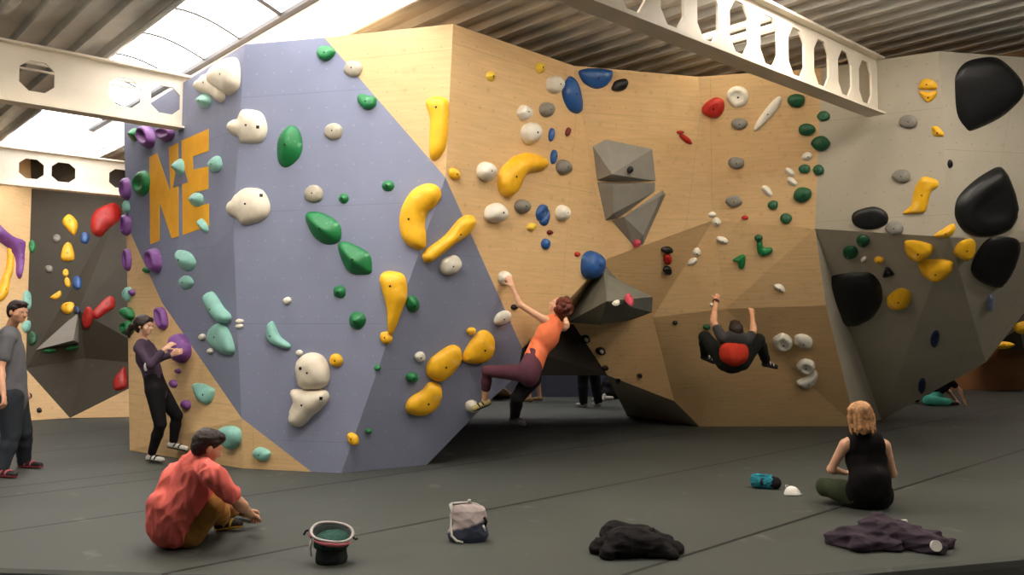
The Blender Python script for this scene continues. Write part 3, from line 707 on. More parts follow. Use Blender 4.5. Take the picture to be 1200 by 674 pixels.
# ---- yellow on blue
GY = 'big yellow holds on the blue panels'
hold('yellow', 'big yellow kidney shaped hold on the blue wall', [(468, 263), (471, 243), (483.6, 223), (501, 215), (514, 219), (517, 230), (511, 240.5), (501, 250.5), (498, 263), (499.5, 278), (497.5, 291), (486, 292), (473.5, 283)], h=.7, group=GY)
hold('yellow', 'yellow sausage hold lying diagonally across the blue and plywood edge', [(495, 298), (501, 291), (521, 276), (536.5, 258), (546.6, 252), (555.5, 254), (556.7, 263), (546.6, 277), (531.5, 287), (511, 303.5), (501, 308.5), (495.7, 305)], h=.9, group=GY, at=(510, 292))
hold('yellow', 'tall yellow teardrop hold narrowing to a point at the bottom', [(445, 326), (451, 318.6), (461, 318), (473.5, 322.5), (477, 336), (476.5, 351), (472.6, 360), (464.4, 382), (458, 394), (454.6, 386), (453, 360), (449, 345)], h=.75, group=GY)
hold('yellow', 'small yellow hold under the tip of the yellow teardrop', (452.8, 396, 7, 8, -30), h=.8, group=GY)
hold('yellow', 'small yellow hold right of the round cream hold', (394.5, 422.5, 7.5, 8, -30), h=.7, group=GY)
hold('yellow', 'small yellow foothold low on the blue wall near the floor', (414, 514.5, 6, 8.5, -35), h=.8, group=GY)
hold('yellow', 'yellow potato shaped hold, middle of the three in a cluster', [(500, 428), (507, 418), (526.5, 405), (538, 407), (541, 418), (536, 430), (520, 446), (507, 445), (499.7, 438)], h=.6, group=GY)
hold('yellow', 'yellow potato shaped hold, lowest of the three in a cluster', [(475, 475.5), (481, 465.6), (494, 457.5), (503.6, 447.7), (515, 451), (518, 462), (512, 477), (497, 487), (479, 485)], h=.6, group=GY)
hold('yellow', 'yellow potato shaped hold, highest of three, by the knee of the climber in orange', [(542, 418.5), (545.6, 408.7), (557, 391.8), (568, 386.7), (578, 394.6), (579, 408.7), (572.4, 421.4), (559.7, 426.4), (544, 424)], h=.6, group=GY)
hold('yellow', 'small yellow button touching the top right potato shaped hold', (552, 388, 5.5, 4.5, -20), h=.8, group=GY)
# ---- white small on blue
GW = 'small white holds on the blue panels'
hold('white', 'flat white oval hold under the diagonal yellow sausage', (527.7, 311, 14, 11, -35), h=.6, group=GW)
hold('white', 'small white button above and left of the yellow potato shaped holds', (492, 418, 6.5, 6), h=.7, group=GW)
hold('white', 'pointed white oval hold left of the climber in orange', (589, 372.5, 11.5, 7.5, -32), h=.7, group=GW)
hold('black', 'small black hold above the pointed white oval', (602.5, 360, 4, 3.5), h=1, group='black holds')
hold('white', 'white ball foothold under the toes of the climber in orange', (552, 476, 7.5, 7.5), 'ball', 1, group=GW)
hold('white', 'tiny white foothold alone in the middle of the blue wall', (337, 352.5, 4.5, 4.5), h=.9, group=GW)
hold('white', 'tiny white foothold touching the top left of the round cream hold', (351, 413.5, 4, 3.5), h=.9, group=GW)
hold('white', 'upper half of a tiny split white hold right of the mint banana', (281, 376.5, 4.6, 3), h=.9, group=GW)
hold('white', 'lower half of a tiny split white hold right of the mint banana', (281, 382.5, 4.6, 3), h=.9, group=GW)
hold('white', 'tiny pale foothold left of the large mint teardrop', (238, 395, 3.6, 4), h=.9, group=GW)
hold('white', 'tiny pale foothold lower left of the large mint teardrop', (247.5, 411.5, 3.2, 3.4), h=.9, group=GW)
# ---- mint
GM = 'mint green holds on the blue and plywood panels'
hold('mint', 'mint hold with ribs beneath the joined cream holds', (239.5, 118.5, 8, 9), 'ridge', .9, group=GM)
hold('mint', 'mint hold on the blue strip right of the top of the letter E', (253, 193, 7.5, 10.5, 15), 'ridge', .8, group=GM, dish=.3)
hold('mint', 'mint hold on the grey notch between the letters N and E', (211.5, 196, 5.5, 10.5), 'ridge', 1, group=GM)
hold('mint', 'mint hold in the lower gap of the letter E', (230.5, 234, 8, 8.5), 'ridge', .8, group=GM)
hold('mint', 'narrow mint hold at the bottom right corner of the letter E', (239, 265, 4.5, 9.5, -25), 'ridge', 1, group=GM)
hold('mint', 'smooth mint hold below the letter E', [(206.5, 296), (213, 293), (224, 297), (230, 307), (227, 315), (219, 318), (210, 311)], 'ridge', .7, group=GM)
hold('mint', 'small round mint hold below the smooth one under the letter E', (219, 331, 8, 8.5), 'ridge', .8, group=GM, dish=.3)
hold('mint', 'mint banana hold just above the large mint teardrop', [(243.5, 346.5), (248.5, 341.5), (255, 348), (262.4, 360), (270.5, 369), (270, 377), (262.4, 379), (253.6, 373), (246, 360)], h=.85, group=GM)
hold('mint', 'large mint teardrop hold on the lower left of the blue wall', [(246, 393), (250, 382), (260, 378.5), (269, 388), (275, 406), (274, 414.6), (265, 416), (252, 408), (247, 401)], h=.5, group=GM)
hold('mint', 'curved mint hold lying like a boomerang left of the round cream hold', [(313, 382.5), (319, 376), (323.4, 382.5), (329, 394), (340, 403.6), (338.7, 408.5), (327, 407), (314, 399)], h=.8, group=GM)
hold('mint', 'mint wedge hold on the plywood right of the woman in purple', [(226, 451), (235, 449), (248.6, 453.7), (252, 459), (248.6, 470), (242, 474.4), (233.4, 469), (228.4, 459)], 'under', .7, group=GM)
hold('mint', 'mint hold on the plywood beside the head of the seated man', [(258, 503), (270, 499), (281.6, 503), (283, 516), (277, 525), (268.5, 526), (261, 516)], 'dome', .7, group=GM)
hold('mint', 'mint hold lowest on the plywood triangle near the floor', [(296, 531), (303, 524), (314, 527), (317.5, 532.6), (312.6, 540), (303, 539)], 'dome', .7, group=GM)
# ---- purple and green along the left edge
GP = 'purple ring holds on the left edge'
hold('purple', 'tall purple ring hold under the end of the left roof beam', (173.5, 161, 8, 14.5, -8), 'ball', .8, dish=.75, group=GP, bolt=False)
hold('purple', 'squat purple hold directly under the tip of the left roof beam', (196, 157, 9, 9), 'ball', .9, dish=.5, group=GP, bolt=False)
hold('purple', 'purple ring hold low between the letter N and the plywood', (183.5, 305, 6.5, 15, -8), 'ball', .9, dish=.6, group=GP, bolt=False)
hold('purple', 'purple ring hold on the left edge, topmost of the three stacked beside the dark wall', (149.5, 221, 4.4, 13.5), 'ball', .75, dish=.6, group=GP, bolt=False)
hold('purple', 'purple ring hold on the left edge, middle of the three stacked beside the dark wall', (150, 264, 4.2, 13), 'ball', .75, dish=.6, group=GP, bolt=False)
hold('purple', 'purple ring hold on the left edge, lowest of the three stacked beside the dark wall', (150.5, 305, 4, 13.5), 'ball', .75, dish=.6, group=GP, bolt=False)
hold('purple', 'purple ring hold above the hands of the woman in purple', (191, 373, 6, 14, -10), 'ball', .9, dish=.6, group=GP, bolt=False)
hold('purple', 'large purple hold gripped by the woman at the left', [(206, 397), (211, 391), (218, 394), (224, 405), (224, 417), (217, 425), (208, 424), (204, 412)], 'ball', .9, group=GP)
hold('purple', 'tiny purple foothold just below the gripped purple hold', (209, 435, 3.2, 3), h=1, group=GP)
hold('purple', 'tiny purple foothold level with the thigh of the woman in purple', (204, 450, 4, 5), h=1, group=GP)
hold('purple', 'small purple foothold beside the knee of the woman in purple', (219, 474.5, 5, 6), h=1, group=GP)
hold('green', 'green half round hold left of the tall purple ring near the roof', (158, 158, 5, 8), 'ridge', .9, group='green holds on the left edge')
hold('green', 'green ring hold partly behind the letter N', (168, 215, 8.5, 15, 5), 'ball', .5, dish=.6, group='green holds on the left edge')
hold('green', 'tiny green foothold on the seam below the letter N', (173, 316.5, 3.5, 4), h=1, group='green holds on the left edge')
hold('mint', 'wavy mint hold wrapping the left edge between the purple rings', (150, 243, 2.6, 8), h=.8, group='mint holds on the left edge', at=(152, 243))
hold('mint', 'pale mint hold on the left edge above the green pair', (151, 345, 3.8, 9, 10), h=.8, group='mint holds on the left edge')
hold('purple', 'small purple knob on the left edge beside the pale mint hold', (156, 343, 3, 4), h=1.2, group=GP)
hold('green', 'chalky green hold on the left edge, upper of the pair behind the ponytail', (152, 368, 6, 8, -20), h=1.3, group='green holds on the left edge')
hold('green', 'green ring hold on the left edge, lower of the pair behind the ponytail', (153, 385, 5, 9, 10), 'ball', 1.3, dish=.5, group='green holds on the left edge')

# ---- central plywood: yellow
GPY = 'yellow holds on the plywood panels'
hold('yellow', 'tall yellow hold high on the plywood left of the vertical seam', [(499, 121), (504, 115), (514, 113), (524, 117), (526.5, 128.5), (525, 156), (521, 176), (511, 188), (504, 184), (503, 161), (504, 138.5)], h=.55, group=GPY, at=(515, 140))
hold('yellow', 'big hook shaped yellow hold in the middle of the plywood', [(583, 212), (586, 200), (592, 192), (603, 183), (618, 179), (634, 183), (640, 191), (636, 199), (618, 204), (611, 210), (605.6, 223), (597, 231.7), (587, 228), (583, 218)], h=.75, group=GPY)
hold('lemon', 'tiny pale yellow hold near the plywood top, left one of two', (575, 89.5, 5.5, 6), 'ridge', .8, group=GPY)
hold('lemon', 'tiny pale yellow hold near the plywood top, right one of two', (633, 79.5, 5.5, 6.5), 'ridge', .8, group=GPY)
hold('yellow', 'small yellow hold at the corner where blue meets plywood', (532, 204, 6, 7.5, -30), h=.8, group=GPY)
hold('lemon', 'tiny pale yellow hold below the split blue oval', (622.5, 266, 5.5, 4.5, -20), h=.8, group=GPY)
GB = 'white ball holds on the plywood panels'
for (x, y, rx, ry, l) in ((648.8, 99, 9.5, 10.5, 'white ball hold touching the tall blue hold'), (613.5, 132, 8, 9, 'white ball hold, small one above the egg shaped white ball'),
    (620.5, 156, 11, 13, 'egg shaped white ball hold above the yellow hook'), (568.3, 201, 10, 12, 'white ball hold left of the yellow hook'),
    (579.5, 250, 13, 12, 'white ball hold on the crease above the diagonal yellow sausage'), (658, 250, 7.5, 10, 'white egg shaped hold right of the split blue oval'),
    (590.5, 325.5, 7, 8, 'white ball hold gripped by the climber in orange')):
    hold('white', l, (x, y, rx, ry), 'ball', .95, group=GB)
GR = 'grey round holds on the plywood panels'
for (x, y, rx, ry, l) in ((640, 129, 8.5, 9, 'grey round hold between two white balls near the tall blue hold'), (660, 196, 8.5, 9, 'grey round hold right of the yellow hook'),
    (611.5, 242, 9, 8.5, 'grey round hold under the yellow hook')):
    hold('grey', l, (x, y, rx, ry), 'ball', .8, group=GR)
GBL = 'blue holds on the plywood panels'
hold('blue', 'tall pointed blue hold near the plywood top', [(658.5, 110.6), (661, 98), (668, 89), (676, 98), (681, 118), (680, 131), (673.7, 133), (665, 127)], h=.5, group=GBL)
hold('blue', 'blue half moon hold with a flat top edge at the plywood top', [(678, 83.5), (687, 80.5), (698, 80), (710, 81), (718, 83.5), (716.5, 93), (709, 101.5), (697, 104), (685, 98), (680, 91)], h=.5, group=GBL)
hold('black', 'black oval hold beside the blue half moon', (726.6, 100, 10.5, 7, -25), h=.7, group='black holds')
hold('blue', 'tiny blue twisted hold, upper one of the two under the grey ball', (645.5, 158, 3, 8, 5), h=1, group=GBL)
hold('blue', 'tiny blue twisted hold, lower one, left of the grey ball by the yellow hook', (648, 184, 3.3, 8.5, 5), h=1, group=GBL)
hold('darkred', 'tiny dark red drop hold below the tall blue hold', (665, 154.5, 2.6, 5.5, 15), h=1, group='dark red holds')
hold('blue', 'blue oval split by a diagonal chalk line, left half', [(627.5, 251), (630, 243), (635, 239.5), (641, 242), (638, 250), (631, 259)], h=.6, group=GBL)
hold('blue', 'blue oval split by a diagonal chalk line, right half', [(632, 260), (639, 251), (642, 244.5), (643.5, 254), (641, 263), (636, 264.5)], h=.6, group=GBL)
hold('blue', 'small blue button with a dark lower edge under the split oval', (639, 286, 5, 6.5), h=.8, group=GBL)
hold('blue', 'large egg shaped blue hold at the lip of the overhang', (692, 310, 12, 17, 5), 'dome', .9, group=GBL)
hold('darkred', 'tiny dark red button right of the pale yellow one under the split blue oval', (644, 272.5, 3.4, 3), h=1, group='dark red holds')
hold('red', 'tiny red button left of the large egg shaped blue hold', (676, 298, 3, 3), h=1, group='dark red holds')
# ---- grey plywood volumes
GV = 'grey volumes bolted to the plywood overhang'
volume('grey faceted wooden volume, topmost of three joined on the plywood', [(694, 169.7), (710, 161.6), (767, 173.5), (771.3, 212.6), (715, 213.5), (699, 211.5)], [(717, 204, .20)],
       [(0, 1, 6), (1, 2, 6), (2, 3, 6), (3, 4, 6), (4, 5, 6), (5, 0, 6), (5, 4, 3, 2, 1, 0)], GV)
volume('grey faceted wooden volume, middle of three joined on the plywood', [(699, 213.5), (771, 214), (771, 223), (725, 257), (709, 259)], [(718, 218, .16), (719, 250, .12)],
       [(0, 1, 5), (1, 2, 5), (2, 3, 6, 5), (3, 4, 6), (4, 0, 5, 6), (4, 3, 2, 1, 0)], GV)
volume('grey narrow wooden volume, lowest of three, pointing down to the lip', [(716, 259), (726, 257.5), (777, 222), (781, 228), (754, 288), (743, 290)], [(731, 254, .13), (754, 276, .08), (775, 229, .08)],
       [(0, 1, 6), (1, 2, 8, 6), (2, 3, 8), (3, 4, 7, 8), (4, 5, 7), (5, 0, 6, 7), (6, 8, 7), (5, 4, 3, 2, 1, 0)], GV)
def free_volume(label, pts, faces, m, group):
    o = meshobj('climbing_volume', pts, faces, m, None, False, loc=pts[0]); recalc(o); return tag(o, label, 'volume', group)
vp = [W['g0'] + Vector((-.05, .12, .0)), P(664, 378, 10.35), P(711, 353, 9.35), P(765, 348, 10.0), P(764, 366, 10.15), P(703, 381, 9.9), P(712, 322, 10.1), P(740, 375, 11.2), P(690, 378, 10.9), P(740, 340, 10.9)]
free_volume('dark slate coloured box volume hanging under the lip beneath the blue egg hold', vp,
            [(0, 1, 2), (0, 2, 6), (6, 2, 3), (2, 1, 5), (2, 5, 4, 3), (1, 8, 5), (5, 8, 7, 4), (4, 7, 9, 3), (3, 9, 6), (0, 6, 9), (0, 9, 7, 8), (0, 8, 1)], M_shelf, 'dark volumes')
hold('black', 'small black ring hold on the topmost grey volume', (738.5, 199, 3.6, 4.6, 30), h=1, group='black holds', lift=.14)
hold('pink', 'small pink hold at the lower tip of the narrow grey volume', (746, 285, 4.5, 5, 20), h=1, group='pink holds', lift=.03)
hold('red', 'small red wing hold at the upper left of the slim red hold', (797, 155, 4.4, 2.2), h=1, group='red holds on the plywood')
hold('red', 'slim slanted red hold between the grey volumes and the big red one', (803.5, 163, 9, 3.4, 38), h=1, group='red holds on the plywood')
hold('red', 'big glossy red hold near the top of the plywood', [(822.5, 127), (829, 119), (839, 114), (848, 118), (848.5, 129), (841, 138), (831, 137.7), (824, 133)], h=.75, group='red holds on the plywood', dish=.15)
hold('white', 'round white disc hold with a recessed face beside the big red hold', (864.7, 113.3, 13.5, 12.6), 'pad', .35, group='white slabs on the plywood', dish=.5)
hold('white', 'long slanted white hold right of the round white disc', [(883, 152), (888, 140.5), (901, 123), (912, 113), (916, 116.6), (911, 128), (898, 143), (887, 153)], h=.7, group='white slabs on the plywood')
GG3 = 'grey oval holds in a column on the right plywood'
for (x, y, l) in ((866, 145.3, 'grey oval hold directly under the white disc, topmost of its column'), (862.6, 191, 'grey oval hold, middle one of the column under the white disc'), (860, 236, 'grey oval hold, lowest one of the column under the white disc')):
    hold('grey', l, (x, y, 10, 6.8), 'under', .7, group=GG3)
GDG = 'dark green holds on the right plywood'
for (x, y, rx, ry, l) in ((933.5, 118, 10.5, 8.5, 'dark green three lobed hold, topmost under the right roof beam'), (965, 136, 7.5, 6, 'dark green hold on the border of plywood and grey near the roof beam'),
    (946, 152, 10, 7.5, 'dark green rounded hold under the three lobed one'), (961.5, 168, 11, 9, 'larger dark green hold lower right of the rounded one'),
    (943, 198, 7, 5.5, 'left one of two small dark green holds side by side'), (959, 199, 7, 6, 'right one of two small dark green holds side by side'),
    (940.5, 228, 11, 9, 'dark green hold with a pale centre below the two side by side'), (906, 240, 6, 5.5, 'small dark green cup hold under the lowest white chip'),
    (921.4, 256, 7, 6, 'small dark green cup hold just above the overhang crease')):
    hold('darkgreen', l, (x, y, rx, ry), 'under' if rx < 8 else 'dome', .8, group=GDG)
hold('darkgreen', 'tiny dark green knob above the L shaped green hold', (889, 279, 5, 4), h=.9, group=GDG)
hold('green', 'L shaped green hold under the overhang crease', [(887, 284), (893, 283), (895, 290), (904, 290), (904.5, 296), (893, 300), (888, 296)], h=.9, group=GDG)
hold('green', 'green fin shaped hold above the hands of the climber in grey', [(858.5, 305), (864, 301), (871, 298), (873.6, 302), (872, 313), (866, 314.5), (864, 307)], h=.9, group=GDG)
GWC = 'small white chips on the right plywood'
for (x, y, rx, ry, r, l) in ((945.6, 183.5, 6, 5, -10, 'white chip hold above the two small dark green ones'), (925.5, 202, 7, 4, 35, 'white chip hold, upper of the slanted pair'), (928, 213, 7, 4, 35, 'white chip hold, lower of the slanted pair'),
    (899, 224, 8, 4.5, 45, 'white chip hold alone above the small green cup'), (835, 251.5, 5, 3.8, 0, 'white chip hold on the corner of the lip'), (839.7, 260, 5, 5.5, -30, 'white chip hold just under the corner of the lip'),
    (846, 281.5, 7.5, 4, 20, 'white chip hold below the corner of the lip'), (816.5, 295.5, 5, 5, -40, 'white curved hold, upper of the pair right of the red and black stack'),
    (811.6, 306.5, 6, 4, -30, 'white curved hold, lower of the pair right of the red and black stack'), (913.6, 337.5, 7, 4, 30, 'white sliver hold right of the hands of the climber in grey'),
    (833.5, 357, 2.2, 2.2, 0, 'tiny white bolt on hold beside the watch of the climber in grey')):
    hold('white', l, (x, y, rx, ry, r), 'ridge', .9, group=GWC)
hold('red', 'tiny red hold on the overhang crease', (873, 255, 4, 2.5), h=.9, group='red holds on the plywood')
hold('black', 'black cap shaped hold at the top of the red and black stack', (781.5, 292.5, 7, 4), h=1, group='red and black stack')
hold('red', 'red hold in the middle of the red and black stack', (782, 303, 5, 6.5), h=1, group='red and black stack')
hold('black', 'black round hold at the bottom of the red and black stack', (782, 316.5, 5, 4.8), 'ball', 1, dish=.4, group='red and black stack')
# ---- cave
GF = 'off white discs low in the cave'
hold('white', 'off white dished disc, left one of the touching pair right of the climber in grey', (917, 401, 11.5, 10.5, 20), 'pad', .45, group=GF, dish=.28)
hold('white', 'off white disc, right one of the touching pair right of the climber in grey', (941.5, 399.5, 11.5, 8.2, 10), 'dome', .6, group=GF)
hold('white', 'off white disc, upper of the lower pair right of the climber in grey', (944.6, 429, 11, 8.4), 'pad', .45, group=GF, dish=.28)
hold('white', 'off white crescent, lowest hold in the cave', [(933, 446), (940, 443), (950, 439), (956, 434), (958, 441), (954, 450), (944, 454), (935, 451)], 'dome', .6, group=GF)
GK = 'small dark holds deep in the cave'
for (x, y, rx, l) in ((685.5, 397, 6, 'dark hold with a chalk spot under the slate volume'), (703.5, 411, 6, 'dark hold with a chalk spot lower right in the black tunnel'), (709, 431, 4, 'tiny dark foothold at the tunnel edge'),
    (749.5, 440, 3, 'tiny dark foothold low in the brown cave'), (724.5, 446, 3, 'tiny dark foothold above the grey skirt of the cave'), (791, 378, 3, 'tiny dark foothold at the height of the slate volume')):
    hold('black', l, (x, y, rx, rx * .75), 'dome', 1, group=GK)
hold('white', 'tiny chalked screw on hold beside the upper dark hold in the tunnel', (687, 398, 2.2, 2.2), h=1, group=GWC, lift=.05)
hold('white', 'tiny chalked screw on hold beside the lower dark hold in the tunnel', (705, 412, 2.2, 2.2), h=1, group=GWC, lift=.05)
# holds on the slate volume's sloping face
sq = vp[2] * .5 + vp[3] * .3 + vp[6] * .2; sn = (vp[6] - vp[2]).cross(vp[3] - vp[2]).normalized()
if sn.dot(sq - CAMP) > 0: sn = -sn
_hit = hit
hit = lambda x, y: (onplane(x, y, vp[2], sn), sn)
hold('pink', 'pink slanted hold on the top face of the slate volume', (737, 352.5, 7, 4, 48), h=1, group='pink holds')
hold('white', 'tiny black and white hold left of the pink one on the slate volume', (721.5, 356, 4.2, 2.6), h=1, group=GWC)
hit = _hit
hold('darkgreen', 'small mint and green foothold by the left foot of the climber in grey', (828, 383, 4.5, 3), h=.9, group=GDG)
# ---- grey panels
GGY = 'yellow holds on the grey panels'
hold('yellow', 'yellow hold, upper half of the split ball high on the grey panel', [(1077, 104), (1078, 96.5), (1084, 92.5), (1091, 93), (1097.5, 98), (1098, 104), (1088, 105.2)], h=.6, group=GGY)
hold('yellow', 'yellow hold, lower half of the split ball high on the grey panel', [(1077.5, 107), (1088, 108), (1098, 106.5), (1096, 114), (1088, 120), (1081, 115)], h=.6, group=GGY)
hold('yellow', 'small yellow wedge hold on the seam below the split ball', [(1092, 149), (1098, 148), (1105.5, 155), (1105.5, 159.5), (1095, 160), (1092.5, 154)], 'ridge', .8, group=GGY)
hold('yellow', 'long jagged yellow hold on the grey panel', [(1057.5, 250.5), (1062, 246), (1068, 240), (1070, 228), (1074, 216), (1081.5, 207.5), (1090, 208), (1099, 212), (1099, 219), (1091, 225), (1087, 240), (1083, 249), (1070, 250.5)], h=.5, group=GGY)
hold('yellow', 'yellow wedge hold left of the second black volume', [(1095, 275), (1105.5, 268), (1117, 262), (1119.4, 270), (1111, 278), (1097.5, 278)], 'ridge', .7, group=GGY)
hold('yellow', 'yellow cheese block hold under the grey oval, left of three in a row', [(1059.6, 284), (1067, 281), (1081.5, 283), (1093.5, 288), (1092, 296), (1079, 303), (1063, 297.5)], 'under', .7, group=GGY)
hold('yellow', 'yellow block hold touching the third black volume', [(1118, 292), (1125.5, 283), (1137.5, 279.6), (1143.4, 285.4), (1140, 297.5), (1129.5, 303.6), (1119.4, 299)], 'under', .7, group=GGY)
hold('yellow', 'widest yellow block hold, lower middle of the row on the grey crease', [(1076, 306), (1084, 304), (1095, 303.6), (1106, 304), (1116, 307), (1116.7, 315), (1108, 323.4), (1092, 325.5), (1079, 317.5)], 'under', .7, group=GGY)
hold('yellow', 'chalky yellow hold right of the lowest black volume', [(1038.7, 352), (1044, 344), (1056, 337.5), (1067, 343), (1066, 355), (1057, 360), (1043, 359)], 'under', .7, group=GGY)
hold('yellow', 'tiny yellow foothold between the green pair and the black triangle', (1030, 304, 5.5, 3.5), h=.9, group=GGY)
hold('yellow', 'yellow hold peeking out at the right edge of the grey overhang', (1196, 383, 9, 6, -25), h=.8, group=GGY, at=(1190, 370))
for (x, y, l) in ((1064.5, 142.7, 'grey oval hold on the grey panel, topmost of three'), (1056.5, 206, 'grey oval hold on the grey panel, middle of three'), (1048, 267.5, 'grey oval hold on the grey panel, lowest of three')):
    hold('grey', l, (x, y, 11, 8), 'under', .6, group='grey ovals on the grey panel')
for (x, y, rx, ry, l) in ((1011.5, 282, 8, 6.5, 'dark green button, upper right of the pair on the grey crease'), (996.6, 295.5, 9, 7.5, 'dark green button, lower left of the pair on the grey crease')):
    hold('darkgreen', l, (x, y, rx, ry), 'dome', .6, group='green buttons on the grey panel')
hold('white', 'tiny white foothold right of the dark green buttons', (1012.5, 303.5, 4, 2.6, -35), h=.9, group=GWC)
GBK = 'large black volumes on the grey panels'
hold('black', 'largest glossy black hold at the top right', [(1119, 98), (1121.5, 84.7), (1132, 72.7), (1151, 67.4), (1167, 67.4), (1180, 75.4), (1196, 92.7), (1200, 107.4), (1193.6, 119.4), (1172, 138), (1140, 152.8), (1132, 150), (1121.5, 132.8)], 'dome', .17, group=GBK, lump=.01)
hold('black', 'large black hold with a curved hollow, second from the top right', [(1119, 243), (1124, 229), (1140, 213), (1156, 202), (1171, 195.5), (1180, 203.5), (1188, 221), (1192, 235), (1192, 253), (1184, 269), (1167, 276), (1145.5, 277.4), (1129.5, 271), (1120, 257)], 'dome', .34, group=GBK, dish=.4, lump=.01)
hold('black', 'smaller black oval hold, third down at the right', [(1137.5, 315), (1143, 299), (1156, 281), (1172, 277.4), (1191, 280), (1196, 291), (1191, 309.5), (1183, 325.5), (1171, 336.7), (1156, 333.5), (1143, 325.5)], 'dome', .28, group=GBK, lump=.01)
hold('black', 'big black hold where the brown plywood meets the grey overhang', [(959.4, 342), (964, 331), (976.5, 323), (1001, 319), (1020, 320), (1031, 331), (1034, 347), (1031, 360), (1020, 374), (1004, 381), (991, 380), (977, 375), (964, 359)], 'dome', .3, group=GBK, lump=.01, at=(1000, 345))
hold('black', 'flat black oval hold above the dark green buttons', (1019.6, 256, 22.5, 13.5, -6), 'dome', .35, group=GBK)
# black triangle ring
def ring_hold(label, tri, r, c, group):
    q, nn = hit(sum(p[0] for p in tri) / 3, sum(p[1] for p in tri) / 3); pts = [onplane(x, y, q, nn) + nn * r for (x, y) in tri]
    mb = MB()
    for i in range(3): mb.tube([pts[i], pts[(i + 1) % 3]], r, 8)
    o = mb.build('climbing_hold', cmat(c), None, True, loc=q); recalc(o); tag(o, label, 'climbing hold', group)
ring_hold('small black triangular ring hold on the grey crease', [(1036, 323), (1040, 313), (1046.5, 320)], .018, 'black', 'black holds')
hold('black', 'tiny black hold on the seam between the two grey panels', (1113, 192, 2.8, 5), h=1, group='black holds', at=(1111, 192))
hold('paleblue', 'pale blue and black capsule hold low on the right grey overhang', (1160.5, 354, 4.6, 9, 5), h=1, group='blue holds on the grey panel')
hold('navy', 'dark blue oval hold, upper of two low on the grey overhang', (1095.5, 397, 5, 10, 10), h=.6, group='blue holds on the grey panel')
hold('navy', 'dark blue oval hold, lower of two near the bottom edge of the grey overhang', (1080.5, 452, 4.4, 9, 8), h=.6, group='blue holds on the grey panel')

# ---- back-left wall
GL = 'holds on the dark back wall'
hold('purple', 'long wavy purple hold on the plywood at the left picture edge', [(-10, 262), (0, 270), (10, 278), (21, 282), (27.4, 289), (26, 304), (26, 322), (22, 327), (18.7, 320), (18.7, 308), (14.5, 296), (0, 284), (-10, 278)], h=.9, group='long holds at the far left', at=(10, 300))
hold('yellow', 'long vertical yellow hold below the wavy purple one', [(9, 290), (13.5, 296), (15.6, 314), (11, 330), (9, 345), (2, 353), (-6, 352), (1, 330), (7, 312)], h=.9, group='long holds at the far left')
for (c, l, s) in (('yellow', 'yellow angular hold, topmost on the dark back wall', [(73, 260), (82, 251.6), (91.5, 262), (88, 275), (83, 273)]), ('yellow', 'yellow shield hold, second down on the dark back wall', [(72, 305), (73, 291.5), (78, 285), (84, 287), (87, 304)]),
    ('yellow', 'yellow small hold of an hourglass pair, upper piece', (77, 320, 3.6, 4.5)), ('yellow', 'yellow small hold of an hourglass pair, lower piece', (79, 331, 3.6, 6, -15)),
    ('yellow', 'yellow beak hold above the grey triangle on the back wall', [(58.5, 349), (65, 344), (71, 341), (71.5, 347), (66, 351), (60, 350)]), ('yellow', 'yellow teardrop hold touching the grey triangle', [(72, 362), (77, 356), (86, 355), (87, 361), (82, 367.5), (75, 367)]),
    ('blue', 'blue round hold between the yellow pieces and the red fan', (99.5, 279, 5.5, 7)), ('blue', 'blue round hold beside the hourglass pair', (90.5, 332, 5.5, 8)), ('navy', 'tiny dark blue hold at the tip of the grey triangle', (90, 363.5, 4, 4.5)),
    ('grey', 'grey chip hold left of the top yellow hold on the back wall', (66.5, 279.5, 5, 4.5)), ('grey', 'grey chip hold left of the hourglass pair', (57.5, 315.5, 5, 4)),
    ('red', 'large red fan hold at the top right of the dark back wall', [(106, 262), (110, 250), (122.6, 242.6), (137, 239.5), (143, 250), (140, 262), (127, 270), (118, 277), (109, 274)]),
    ('red', 'red bean hold, left piece of the touching pair', (102.5, 373, 6.5, 13, 8)), ('red', 'red bean hold, right piece of the touching pair', [(107, 369), (113.5, 360), (126, 348), (134, 350), (134, 360), (124, 367), (113.5, 374)]),
    ('red', 'red hold low on the dark wall at the edge of the boulder', [(133, 446), (140, 436), (147, 431), (149, 452), (142, 457.5), (134, 457)]),
    ('green', 'green hold at the left edge of the dark back wall', (37.5, 289, 4.5, 7)), ('darkgreen', 'dark green round hold left of the grey triangle', (38, 397, 6, 8)), ('mint', 'mint curved hold behind the head of the man in grey', (32, 352, 5, 12, -10)),
    ('mint', 'mint hold in front of the face of the man in grey', (31, 383, 6, 7))):
    hold(c, l, s, 'dome', .55, group=GL)
volume('grey triangular volume on the dark back wall', [(42, 410), (92, 365), (93, 402)], [(86, 399, .28)], [(0, 1, 3), (1, 2, 3), (2, 0, 3), (2, 1, 0)], 'volumes on the back wall', m=M_vol)
for (x, y, l) in ((58, 411, 'green chalky hold under the grey triangle, left one'), (84, 408, 'green chalky hold under the grey triangle, right one')):
    hold('green', l, (x, y, 8, 3, -5), h=.9, group=GL)
for (x, y, l) in ((34.5, 464, 'tiny black foothold on the plywood behind the man in grey'), (46, 481, 'tiny black foothold on the plywood right of the man in grey')):
    hold('black', l, (x, y, 3.2, 3), h=.9, group='black footholds on the far left plywood')

